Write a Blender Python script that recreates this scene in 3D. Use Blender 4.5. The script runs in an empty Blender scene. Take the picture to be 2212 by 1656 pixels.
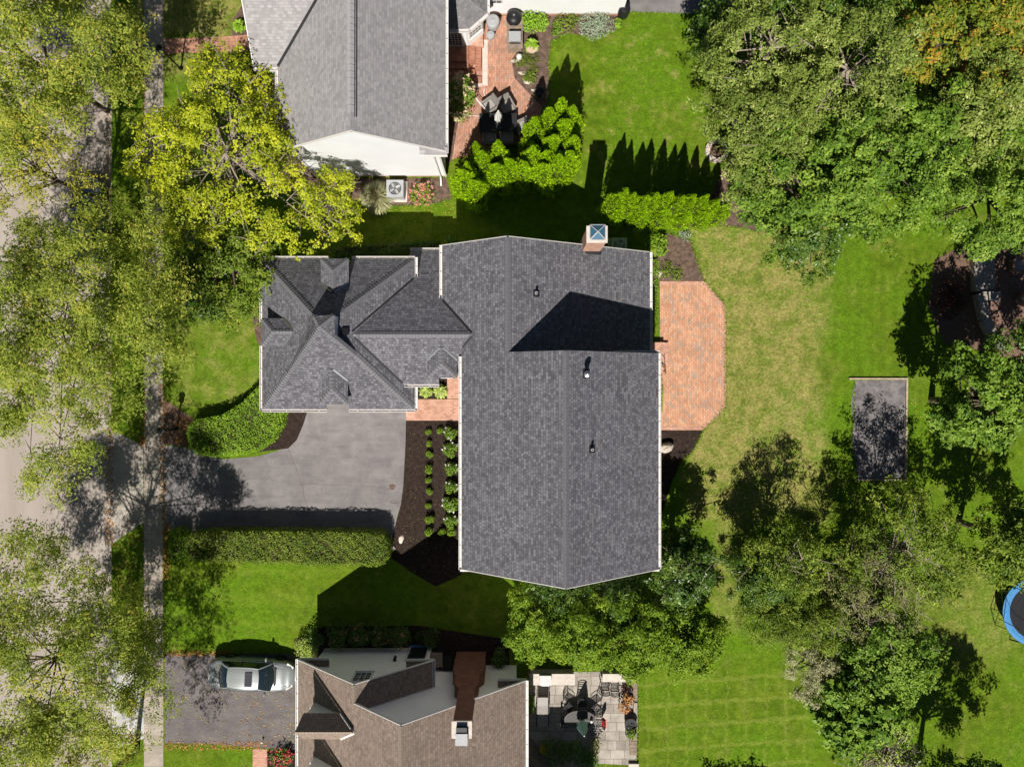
import bpy, math, random
import numpy as np
from mathutils import Vector
R_ = math.radians
# ------------------------------------------------------------------ camera, sky, sun
sc = bpy.context.scene
COL = sc.collection
CAM_H, PXM, CX, CY = 46.0, 38.0, 1106.0, 828.0
cd = bpy.data.cameras.new("camera"); cam = bpy.data.objects.new("camera", cd); COL.objects.link(cam)
cam.location = (0, 0, CAM_H); cam.rotation_euler = (0, 0, 0)
cd.sensor_fit = 'HORIZONTAL'; cd.angle = 2*math.atan(1106.0/(PXM*CAM_H)); cd.clip_end = 3000
sc.camera = cam
SUN_EL, SUN_AZ = R_(51.3), R_(8.3)          # light travels towards +Y and a little +X
w = bpy.data.worlds.new("World"); sc.world = w; w.use_nodes = True
bg = w.node_tree.nodes['Background']
sky = w.node_tree.nodes.new('ShaderNodeTexSky'); sky.sky_type = 'NISHITA'; sky.sun_disc = False
sky.air_density = .4; sky.dust_density = .3; sky.sun_elevation = SUN_EL; sky.sun_rotation = math.pi + SUN_AZ
w.node_tree.links.new(sky.outputs[0], bg.inputs[0]); bg.inputs[1].default_value = 0.05
sl = bpy.data.lights.new("sun", 'SUN'); sun = bpy.data.objects.new("sun", sl); COL.objects.link(sun)
sl.energy = 5.0; sl.angle = R_(0.5); sl.color = (1.0, 0.95, 0.87)
LD = Vector((math.sin(SUN_AZ)*math.cos(SUN_EL), math.cos(SUN_AZ)*math.cos(SUN_EL), -math.sin(SUN_EL)))
sun.rotation_euler = LD.to_track_quat('-Z', 'Y').to_euler(); sun.location = (-8, -60, 80)
sc.view_settings.view_transform = 'Standard'; sc.view_settings.look = 'None'
sc.view_settings.exposure = 0.30; sc.view_settings.gamma = 1.0

def P(px, py, z=0.0):
    s = (1 - z/CAM_H)/PXM
    return Vector(((px-CX)*s, (CY-py)*s, z))
def P2(px, py, z=0.0):
    p = P(px, py, z); return (p.x, p.y)
def hit(px, py, pl):                       # where the sight line meets plane z = aX + bY + c
    a, b, c = pl; u = (px-CX)/PXM/CAM_H; v = (CY-py)/PXM/CAM_H
    z = (CAM_H*(a*u+b*v)+c)/(1+a*u+b*v)
    return P(px, py, z)
def pz(pl, x, y): return pl[0]*x+pl[1]*y+pl[2]

# ------------------------------------------------------------------ materials
def nd(t, typ, ins=None, **pr):
    n = t.nodes.new('ShaderNode'+typ)
    for k, v in pr.items(): setattr(n, k, v)
    for k, v in (ins or {}).items():
        s = n.inputs[k]
        if isinstance(v, bpy.types.NodeSocket): t.links.new(v, s)
        else: s.default_value = v
    return n
def c4(c): return (c[0], c[1], c[2], 1)
def newmat(name):
    m = bpy.data.materials.new(name); m.use_nodes = True
    t = m.node_tree; return m, t, t.nodes['Principled BSDF']
def mixc(t, f, a, b, mode='MIX'):
    n = nd(t, 'MixRGB', blend_type=mode)
    for k, v in ((0, f), (1, a), (2, b)):
        if isinstance(v, bpy.types.NodeSocket): t.links.new(v, n.inputs[k])
        elif k == 0: n.inputs[0].default_value = v
        else: n.inputs[k].default_value = c4(v)
    return n.outputs[0]
def math_(t, op, a, b=0.0, c=None):
    n = nd(t, 'Math', operation=op)
    for k, v in enumerate((a, b) if c is None else (a, b, c)):
        if isinstance(v, bpy.types.NodeSocket): t.links.new(v, n.inputs[k])
        else: n.inputs[k].default_value = v
    return n.outputs[0]
def mrange(t, v, a, b, c=0.0, d=1.0, smooth=True):
    n = nd(t, 'MapRange', {0: v, 1: a, 2: b, 3: c, 4: d}); n.interpolation_type = 'SMOOTHSTEP' if smooth else 'LINEAR'
    return n.outputs[0]
def noise(t, vec, scale, detail=4, rough=.55, dist=0.0):
    n = nd(t, 'TexNoise', {'Vector': vec, 'Scale': scale, 'Detail': detail, 'Roughness': rough, 'Distortion': dist})
    return n.outputs[0]
def pos(t): return nd(t, 'NewGeometry').outputs['Position']
def uvm(t, rot=0.0, scale=1.0):
    u = nd(t, 'TexCoord').outputs['UV']
    if rot == 0.0 and scale == 1.0: return u
    return nd(t, 'Mapping', {'Vector': u, 'Rotation': (0, 0, rot), 'Scale': (scale,)*3}).outputs[0]
def bump(t, b, h, strength=.4, dist=.02):
    n = nd(t, 'Bump', {'Height': h, 'Strength': strength, 'Distance': dist}); t.links.new(n.outputs[0], b.inputs['Normal'])
def setp(b, col=None, rough=None, metal=None, spec=None, **k):
    if col is not None: b.inputs['Base Color'].default_value = c4(col)
    if rough is not None: b.inputs['Roughness'].default_value = rough
    if metal is not None: b.inputs['Metallic'].default_value = metal
    if spec is not None: b.inputs['Specular IOR Level'].default_value = spec
    for kk, v in k.items(): b.inputs[kk.replace('_', ' ')].default_value = v

M = {}
def plain(name, col, rough=.6, metal=0, var=.12, scale=9.0, spec=.3):
    m, t, b = newmat(name); setp(b, col, rough, metal, spec)
    n = noise(t, pos(t), scale, 5)
    f = mrange(t, n, .3, .7, 1-var, 1+var, False)
    t.links.new(mixc(t, 1.0, col, nd(t, 'CombineColor', {0: f, 1: f, 2: f}).outputs[0], 'MULTIPLY'), b.inputs['Base Color'])
    M[name] = m; return m
def shingle(name, c1, c2, mort, w=.30, h=.142, var=.12, bs=.5):  # mortar colour here paints the shadow line under each shingle course
    m, t, b = newmat(name); setp(b, rough=.92, spec=.2); u = uvm(t)
    b1 = nd(t, 'TexBrick', {'Vector': u, 'Color1': c4(c1), 'Color2': c4(c2), 'Mortar': c4(mort), 'Scale': 1.0, 'Mortar Size': .009,
                            'Mortar Smooth': .3, 'Bias': -.1, 'Brick Width': w, 'Row Height': h}); b1.offset = .37; b1.offset_frequency = 3
    u2 = nd(t, 'Mapping', {'Vector': u, 'Location': (.11, 0, 0)}).outputs[0]
    b2 = nd(t, 'TexBrick', {'Vector': u2, 'Color1': (.84, .84, .84, 1), 'Color2': (1.15, 1.145, 1.14, 1), 'Mortar': (.95, .95, .95, 1), 'Scale': 1.0,
                            'Mortar Size': .004, 'Brick Width': w*.62, 'Row Height': h}); b2.offset = .61; b2.offset_frequency = 2
    col = mixc(t, 1.0, b1.outputs[0], b2.outputs[0], 'MULTIPLY')
    f = mrange(t, noise(t, u, .35, 6, .6), .3, .7, 1-var, 1+var, False)
    g = mrange(t, noise(t, u, 45, 2), .25, .75, .82, 1.16, False)
    fg = math_(t, 'MULTIPLY', f, g)
    t.links.new(mixc(t, 1.0, col, nd(t, 'CombineColor', {0: fg, 1: fg, 2: fg}).outputs[0], 'MULTIPLY'), b.inputs['Base Color'])
    v = nd(t, 'SeparateXYZ', {0: u}).outputs[1]
    saw = math_(t, 'SUBTRACT', 1.0, math_(t, 'FRACT', math_(t, 'DIVIDE', v, h)))
    bump(t, b, math_(t, 'ADD', saw, math_(t, 'MULTIPLY', b2.outputs[1], -.2)), bs, .016)
    M[name] = m; return m
def brickmat(name, c1, c2, mort, w=.2, h=.1, rot=0.0, ms=.006, dirt=.18, spots=None, off=.5):
    m, t, b = newmat(name); setp(b, rough=.9, spec=.2); u = uvm(t, rot)
    b1 = nd(t, 'TexBrick', {'Vector': u, 'Color1': c4(c1), 'Color2': c4(c2), 'Mortar': c4(mort), 'Scale': 1.0, 'Mortar Size': ms,
                            'Mortar Smooth': .2, 'Bias': 0.0, 'Brick Width': w, 'Row Height': h}); b1.offset = off
    if w > .6: b1.squash = .62; b1.squash_frequency = 2; b1.offset_frequency = 3
    col = b1.outputs[0]
    if spots:
        b2 = nd(t, 'TexBrick', {'Vector': u, 'Color1': (0, 0, 0, 1), 'Color2': (1, 1, 1, 1), 'Mortar': (0, 0, 0, 1), 'Scale': 1.0, 'Mortar Size': ms,
                                'Brick Width': w, 'Row Height': h, 'Bias': 0.0}); b2.offset = off
        u3 = nd(t, 'Mapping', {'Vector': u, 'Location': (w*40, h*36, 0)}).outputs[0]
        t.links.new(u3, b2.inputs['Vector'])
        n2 = mrange(t, noise(t, u, .9, 3), .35, .65, -.12, .12)
        f = mrange(t, math_(t, 'ADD', b2.outputs[0], n2), .74, .86)
        col = mixc(t, math_(t, 'MULTIPLY', f, .75), col, spots)
    f = mrange(t, noise(t, u, 1.3, 6, .65), .3, .7, 1-dirt, 1+dirt, False)
    col = mixc(t, 1.0, col, nd(t, 'CombineColor', {0: f, 1: f, 2: f}).outputs[0], 'MULTIPLY')
    t.links.new(col, b.inputs['Base Color'])
    bump(t, b, math_(t, 'ADD', math_(t, 'MULTIPLY', b1.outputs[1], -1), math_(t, 'MULTIPLY', noise(t, u, 60, 3), .3)), .5, .01)
    M[name] = m; return m
def siding(name, col, pitch=.115):
    m, t, b = newmat(name); setp(b, col, .55, 0, .3); u = uvm(t)
    v = nd(t, 'SeparateXYZ', {0: u}).outputs[1]
    fr = math_(t, 'FRACT', math_(t, 'DIVIDE', v, pitch))
    line = mrange(t, fr, .0, .07, .80, 1.0, False)
    n = mrange(t, noise(t, u, .8, 5), .3, .7, .96, 1.03, False)
    f = math_(t, 'MULTIPLY', line, n)
    t.links.new(mixc(t, 1.0, col, nd(t, 'CombineColor', {0: f, 1: f, 2: f}).outputs[0], 'MULTIPLY'), b.inputs['Base Color'])
    bump(t, b, math_(t, 'SUBTRACT', 1.0, fr), .4, .012)
    M[name] = m; return m
def leafmat(name, ramp, rough=.55, trans=.28, spec=.25):
    m, t, b = newmat(name); setp(b, rough=rough, spec=spec)
    a = nd(t, 'Attribute', attribute_name='tone', attribute_type='GEOMETRY').outputs['Fac']
    r = nd(t, 'ValToRGB', {0: a}).color_ramp
    n = r.id_data
    el = r.elements
    while len(el) < len(ramp): el.new(.5)
    for e, (p, c) in zip(el, ramp): e.position = p; e.color = c4(c)
    rn = [x for x in t.nodes if x.bl_idname == 'ShaderNodeValToRGB'][-1]
    t.links.new(rn.outputs[0], b.inputs['Base Color'])
    tr = nd(t, 'BsdfTranslucent', {'Color': rn.outputs[0]})
    mx = nd(t, 'MixShader', {0: trans, 1: b.outputs[0], 2: tr.outputs[0]})
    t.links.new(mx.outputs[0], t.nodes['Material Output'].inputs[0])
    M[name] = m; return m

# roofs, walls
shingle('slate_shingle', (.104, .102, .116), (.198, .196, .217), (.060, .058, .066), w=.175, var=.06, bs=.8)
shingle('grey_shingle', (.295, .283, .288), (.325, .312, .317), (.245, .236, .24), w=.30, var=.05, bs=.25)
shingle('bay_shingle', (.17, .165, .17), (.20, .195, .20), (.14, .135, .14), w=.30, var=.07, bs=.35)
shingle('brown_shingle', (.232, .178, .146), (.292, .230, .192), (.165, .125, .10), w=.24, var=.10)
plain('slate_cap', (.158, .156, .170), .9, var=.2, scale=14)
plain('grey_cap', (.34, .33, .335), .9, var=.1, scale=14)
plain('brown_cap', (.31, .25, .20), .9, var=.15, scale=14)
siding('white_siding', (.75, .75, .765)); siding('cream_siding', (.88, .84, .82)); siding('beige_siding', (.5, .45, .4))
plain('white_trim', (.66, .63, .61), .45, var=.05); plain('pink_trim', (.74, .66, .62), .5, var=.06)
plain('dark_soffit', (.10, .075, .06), .8)
brickmat('chimney_brick', (.36, .16, .10), (.56, .30, .20), (.50, .42, .36), .2, .07, ms=.008)
brickmat('dark_brick', (.16, .065, .04), (.24, .10, .065), (.15, .09, .07), .2, .07, ms=.008)
brickmat('patio_brick', (.50, .25, .15), (.65, .36, .225), (.26, .155, .10), .2, .1, R_(90), spots=(.36, .285, .235), dirt=.17, ms=.007)
brickmat('old_brick', (.40, .19, .125), (.56, .31, .215), (.20, .12, .09), .2, .1, R_(90), spots=(.34, .24, .19), dirt=.2)
brickmat('walk_brick', (.46, .24, .165), (.62, .36, .27), (.33, .21, .16), .2, .1, 0.0, dirt=.15)
brickmat('path_brick', (.36, .17, .11), (.50, .27, .18), (.22, .13, .1), .1, .2, 0.0, dirt=.3)
brickmat('step_brick', (.33, .125, .07), (.45, .21, .14), (.28, .17, .13), .2, .075, 0.0)
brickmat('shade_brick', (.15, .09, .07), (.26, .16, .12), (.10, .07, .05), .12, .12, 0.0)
brickmat('flagstone', (.28, .25, .215), (.43, .385, .335), (.15, .13, .105), .8, .52, 0.0, ms=.012, dirt=.28, off=.37)
plain('stone', (.34, .30, .26), .9, var=.3, scale=6); plain('pale_stone', (.60, .53, .47), .85, var=.15, scale=5)
plain('rock', (.50, .43, .36), .9, var=.3, scale=7)
plain('sky_tint_flash', (.62, .68, .74), .35, .2); plain('steel', (.45, .46, .48), .35, .9); plain('dark_metal', (.03, .03, .032), .5, .3)
plain('black_iron', (.012, .012, .013), .5, .2); plain('black_plastic', (.014, .014, .016), .45); plain('charcoal', (.022, .022, .024), .6)
plain('grey_plastic', (.36, .37, .38), .5, var=.08); plain('pale_metal', (.42, .42, .42), .45, .2, var=.08)
plain('wicker_grey', (.24, .22, .205), .8, var=.3, scale=40); plain('wicker_brown', (.20, .115, .075), .8, var=.3, scale=40)
plain('cushion_grey', (.32, .295, .28), .9); plain('canvas_white', (.62, .62, .60), .9, var=.12); plain('canvas_teal', (.46, .68, .68), .85, var=.15)
plain('red_cloth', (.62, .04, .04), .8); plain('old_wood', (.25, .195, .15), .85, var=.3, scale=8); plain('timber', (.42, .34, .24), .85, var=.25, scale=5)
plain('terracotta', (.55, .40, .31), .8); plain('bark', (.13, .10, .075), .95, var=.35, scale=6); plain('pale_bark', (.30, .25, .20), .95, var=.3, scale=6)
plain('shade_twig_core', (.045, .035, .02), 1.0, var=.4, scale=5); plain('white_pvc', (.72, .70, .68), .5)  # dark brown core colour stands for shaded twigs inside hedges and arborvitae
plain('blue_pad', (.07, .24, .50), .5, var=.12); plain('mat_black', (.016, .016, .019), .6); plain('rubber', (.012, .012, .012), .8)
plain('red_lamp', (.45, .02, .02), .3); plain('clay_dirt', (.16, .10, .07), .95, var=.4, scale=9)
def simple(name, **k):
    m, t, b = newmat(name); setp(b, **k); M[name] = m; return m
simple('silver_paint', col=(.25, .27, .275), rough=.33, metal=.3, spec=.5, Coat_Weight=.6)
simple('blue_paint', col=(.13, .16, .22), rough=.25, metal=.4, spec=.5, Coat_Weight=.7)
simple('car_glass', col=(.012, .022, .028), rough=.06, spec=.8); simple('sunroof_glass', col=(.055, .055, .065), rough=.12, spec=.7)
simple('window_glass', col=(.02, .028, .03), rough=.08, spec=.7); simple('blue_glass', col=(.05, .14, .22), rough=.15, spec=.6, metal=.2)
simple('headlight_lens', col=(.75, .75, .72), rough=.1, spec=.8); simple('chrome', col=(.75, .75, .75), rough=.15, metal=1.0)
simple('tint_table', col=(.075, .068, .064), rough=.3, spec=.3)
simple('cabin_cloth', col=(.30, .36, .34), rough=.7)

# ground covers
def lawn_mat():
    m, t, b = newmat('lawn_grass'); setp(b, rough=.9, spec=.12); p = pos(t)
    big = noise(t, p, .18, 5, .6); mid = noise(t, p, 1.1, 6, .65); fine = noise(t, p, 7.0, 6, .75); blade = noise(t, p, 26, 3, .7)
    col = mixc(t, mrange(t, mid, .32, .68), (.095, .170, .006), (.180, .255, .018))
    col = mixc(t, mrange(t, big, .40, .62), col, mixc(t, mrange(t, fine, .35, .65), (.090, .205, .004), (.170, .285, .015)))
    warp = nd(t, 'VectorMath', {0: p, 1: nd(t, 'VectorMath', {0: nd(t, 'TexNoise', {'Vector': p, 'Scale': .7, 'Detail': 4.0}).outputs[1], 1: (3.0, 3.0, 0)}, operation='MULTIPLY').outputs[0]}, operation='ADD').outputs[0]
    sx = nd(t, 'SeparateXYZ', {0: warp}); X, Y = sx.outputs[0], sx.outputs[1]
    def zone(x0, x1, y0, y1, s):
        x0 += 1.5; x1 += 1.5; y0 += 1.5; y1 += 1.5
        a = math_(t, 'MULTIPLY', mrange(t, X, x0-s, x0+s), mrange(t, X, x1+s, x1-s))
        return math_(t, 'MULTIPLY', a, math_(t, 'MULTIPLY', mrange(t, Y, y0-s, y0+s), mrange(t, Y, y1+s, y1-s)))
    patch = mrange(t, math_(t, 'ADD', math_(t, 'MULTIPLY', mid, .55), math_(t, 'MULTIPLY', fine, .45)), .36, .64)
    straw = mixc(t, mrange(t, fine, .3, .7), (.26, .255, .055), (.47, .395, .15))
    dry = zone(10.0, 17.7, -7.6, 9.5, 1.1)
    dry2 = math_(t, 'MULTIPLY', zone(-21.5, -15.2, 17.5, 23, .9), .9)
    dry3 = math_(t, 'MULTIPLY', zone(4.0, 11.5, 12.0, 20.5, 1.5), mrange(t, mid, .52, .68, 0, .55))
    dry4 = math_(t, 'MULTIPLY', zone(-19.8, -14.0, -1.5, 5.5, 1.2), mrange(t, mid, .42, .7, .15, .55))
    dry5 = math_(t, 'MULTIPLY', zone(11.4, 13.2, -14, -7, .5), .6)
    dry6 = math_(t, 'MULTIPLY', zone(24, 29, -15.5, -10, 1.0), .5)
    allp = mrange(t, noise(t, p, .8, 6, .7), .52, .72, 0, .45)
    D = math_(t, 'MAXIMUM', math_(t, 'MAXIMUM', dry, dry2), math_(t, 'MAXIMUM', math_(t, 'MAXIMUM', dry3, dry4), math_(t, 'MAXIMUM', dry5, math_(t, 'MAXIMUM', dry6, allp))))
    D = math_(t, 'MULTIPLY', D, mrange(t, patch, 0, 1, .2, 1.0))
    col = mixc(t, D, col, straw)
    # mown stripes: pale bands and cross lines on the south-east lawn, long soft bands on the east lawn
    sp = nd(t, 'SeparateXYZ', {0: p}); px_, py_ = sp.outputs[0], sp.outputs[1]
    tilt = math_(t, 'ADD', py_, math_(t, 'MULTIPLY', px_, -.07))
    w1 = mrange(t, math_(t, 'SINE', math_(t, 'MULTIPLY', math_(t, 'ADD', tilt, math_(t, 'MULTIPLY', mid, .7)), 5.0)), .72, 1.0)
    w2 = mrange(t, math_(t, 'SINE', math_(t, 'MULTIPLY', math_(t, 'ADD', px_, math_(t, 'MULTIPLY', mid, .9)), 5.6)), .86, 1.0)
    st = math_(t, 'MULTIPLY', zone(7.2, 17.0, -24, -15.9, .5), math_(t, 'MULTIPLY', math_(t, 'MAXIMUM', w1, math_(t, 'MULTIPLY', w2, .7)), mrange(t, fine, .3, .65, .25, .85)))
    col = mixc(t, st, col, (.25, .31, .045))
    w3 = mrange(t, math_(t, 'SINE', math_(t, 'MULTIPLY', px_, 9.0)), -.6, 1.0, 0, .35)
    col = mixc(t, math_(t, 'MULTIPLY', zone(18, 24, -7, 9, .8), w3), col, (.10, .19, .008))
    w4 = mrange(t, math_(t, 'SINE', math_(t, 'MULTIPLY', math_(t, 'ADD', py_, math_(t, 'MULTIPLY', noise(t, p, .5, 4, .6), 2.2)), 4.4)), .1, 1.0, 0, .42)
    col = mixc(t, math_(t, 'MULTIPLY', zone(-19.8, -9, -15.5, -10.3, .6), w4), col, (.20, .29, .025))
    g = math_(t, 'MULTIPLY', mrange(t, blade, .25, .75, .55, 1.42, False), mrange(t, noise(t, p, 2.6, 6, .75), .32, .68, .70, 1.28, False))
    col = mixc(t, 1.0, col, nd(t, 'CombineColor', {0: g, 1: g, 2: g}).outputs[0], 'MULTIPLY')
    t.links.new(col, b.inputs['Base Color'])
    bump(t, b, math_(t, 'ADD', math_(t, 'MULTIPLY', fine, .6), math_(t, 'MULTIPLY', blade, .7)), 1.0, .10)
    M['lawn_grass'] = m
lawn_mat()
def surface(name, c1, c2, scale, rough=.93, fine=40, bs=.4, bd=.01, streak=None, specks=None):
    m, t, b = newmat(name); setp(b, rough=rough, spec=.2); p = pos(t)
    v = p if streak is None else nd(t, 'Mapping', {'Vector': p, 'Scale': streak}).outputs[0]
    col = mixc(t, mrange(t, noise(t, v, scale, 8, .68, .4), .32, .68), c1, c2)
    f = mrange(t, noise(t, p, fine, 4, .7), .25, .75, .80, 1.2, False)
    col = mixc(t, 1.0, col, nd(t, 'CombineColor', {0: f, 1: f, 2: f}).outputs[0], 'MULTIPLY')
    if streak is None and bs < .5:
        sw_ = noise(t, nd(t, 'Mapping', {'Vector': p, 'Scale': (.35, 2.2, 1), 'Rotation': (0, 0, .12)}).outputs[0], 1.6, 5, .7)
        f2 = mrange(t, sw_, .3, .7, .88, 1.12, False); col = mixc(t, 1.0, col, nd(t, 'CombineColor', {0: f2, 1: f2, 2: f2}).outputs[0], 'MULTIPLY')
    if specks:
        vo = nd(t, 'TexVoronoi', {'Vector': p, 'Scale': specks[1]}).outputs[0]
        col = mixc(t, mrange(t, vo, specks[2], specks[2]*.5), col, specks[0])
    t.links.new(col, b.inputs['Base Color'])
    bump(t, b, noise(t, p, fine, 4, .7), bs, bd); M[name] = m
surface('street_concrete', (.335, .285, .25), (.395, .345, .305), .5, streak=(1.0, .15, 1))
surface('walk_concrete', (.31, .27, .225), (.42, .365, .31), 1.6)
surface('apron_concrete', (.33, .29, .25), (.43, .385, .34), 1.2)
surface('new_concrete', (.42, .41, .40), (.52, .51, .50), 1.2)
surface('asphalt', (.165, .152, .155), (.235, .218, .215), .8, specks=((.5, .46, .42), 3.2, .035))
surface('fresh_asphalt', (.125, .112, .115), (.175, .157, .155), .9, specks=((.42, .30, .2), 4.0, .06))
surface('mulch', (.020, .013, .010), (.048, .032, .025), 5, fine=17, bs=.9, bd=.05)
surface('dry_mulch', (.085, .055, .042), (.20, .135, .105), 4, fine=24, bs=.9, bd=.05)
surface('gravel', (.12, .11, .112), (.25, .23, .232), 2.0, fine=30, bs=.9, bd=.04, specks=((.42, .4, .4), 9.0, .12))
# foliage
G = leafmat
G('leaf_locust', [(0, (0.157, 0.224, 0.021)), (.45, (0.338, 0.418, 0.055)), (.8, (0.520, 0.557, 0.091)), (1, (0.665, 0.557, 0.085))], trans=.45)
G('leaf_locust_gold', [(0, (0.220, 0.242, 0.022)), (.5, (0.418, 0.429, 0.050)), (1, (0.638, 0.550, 0.066))], trans=.35)
G('leaf_yellow', [(0, (0.213, 0.273, 0.016)), (.45, (0.414, 0.487, 0.022)), (1, (0.672, 0.665, 0.039))], trans=.3)
G('leaf_olive', [(0, (0.092, 0.146, 0.017)), (.5, (0.221, 0.297, 0.049)), (.85, (0.367, 0.432, 0.097)), (1, (0.518, 0.537, 0.194))], trans=.2)
G('leaf_green', [(0, (0.062, 0.135, 0.011)), (.5, (0.162, 0.282, 0.025)), (1, (0.336, 0.459, 0.067))], trans=.22)
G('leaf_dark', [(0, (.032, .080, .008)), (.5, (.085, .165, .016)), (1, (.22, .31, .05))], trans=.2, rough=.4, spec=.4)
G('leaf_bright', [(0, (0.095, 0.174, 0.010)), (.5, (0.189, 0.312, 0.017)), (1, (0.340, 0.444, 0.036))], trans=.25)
G('leaf_arbor', [(0, (0.200, 0.348, 0.007)), (.5, (0.354, 0.583, 0.011)), (1, (0.575, 0.800, 0.020))], trans=.2, rough=.7, spec=.1)
G('leaf_hedge', [(0, (0.072, 0.126, 0.010)), (.5, (0.162, 0.246, 0.019)), (1, (0.324, 0.378, 0.048))], trans=.2)
G('leaf_hedge_bright', [(0, (0.114, 0.213, 0.013)), (.5, (0.212, 0.376, 0.018)), (1, (0.359, 0.522, 0.047))], trans=.2)
G('leaf_blue', [(0, (0.069, 0.112, 0.040)), (.5, (0.150, 0.230, 0.081)), (1, (0.300, 0.381, 0.163))], trans=.2)
G('leaf_silver', [(0, (.18, .23, .15)), (.5, (.33, .40, .27)), (1, (.48, .54, .40))], trans=.15)
G('leaf_maple', [(0, (.10, .17, .012)), (.45, (.22, .28, .025)), (.75, (.46, .34, .035)), (1, (.55, .16, .05))], trans=.25)
G('leaf_purple', [(0, (.022, .008, .008)), (.5, (.06, .02, .018)), (1, (.15, .06, .04))], trans=.15)
G('leaf_hosta', [(0, (.20, .30, .03)), (.5, (.36, .48, .07)), (1, (.60, .64, .25))], trans=.2)
G('leaf_lime', [(0, (.16, .32, .02)), (.5, (.27, .46, .03)), (1, (.38, .55, .06))], trans=.25)
G('leaf_reed', [(0, (.22, .25, .10)), (.5, (.38, .38, .19)), (1, (.58, .52, .33))], trans=.2)
G('leaf_brown', [(0, (0.116, 0.139, 0.037)), (.5, (0.236, 0.254, 0.074)), (1, (0.399, 0.398, 0.137))], trans=.15)
G('leaf_orange', [(0, (.35, .12, .03)), (.5, (.50, .24, .08)), (1, (.55, .38, .16))], trans=.15)
G('petal_pink', [(0, (.55, .16, .15)), (.5, (.72, .28, .24)), (1, (.85, .48, .40))], trans=.2)
G('petal_red', [(0, (.50, .01, .04)), (.6, (.75, .02, .08)), (1, (.75, .25, .4))], trans=.2)
G('petal_cream', [(0, (.62, .42, .27)), (.5, (.74, .56, .38)), (1, (.80, .70, .52))], trans=.2)
G('petal_white', [(0, (.72, .68, .62)), (1, (.88, .86, .80))], trans=.15)
G('petal_yellow', [(0, (.6, .42, .01)), (1, (.8, .65, .03))], trans=.15)
G('fallen_orange', [(0, (.20, .075, .018)), (.5, (.36, .15, .03)), (1, (.5, .28, .07))], trans=.0)
G('fallen_yellow', [(0, (.30, .24, .04)), (1, (.60, .46, .08))], trans=.0)

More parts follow.
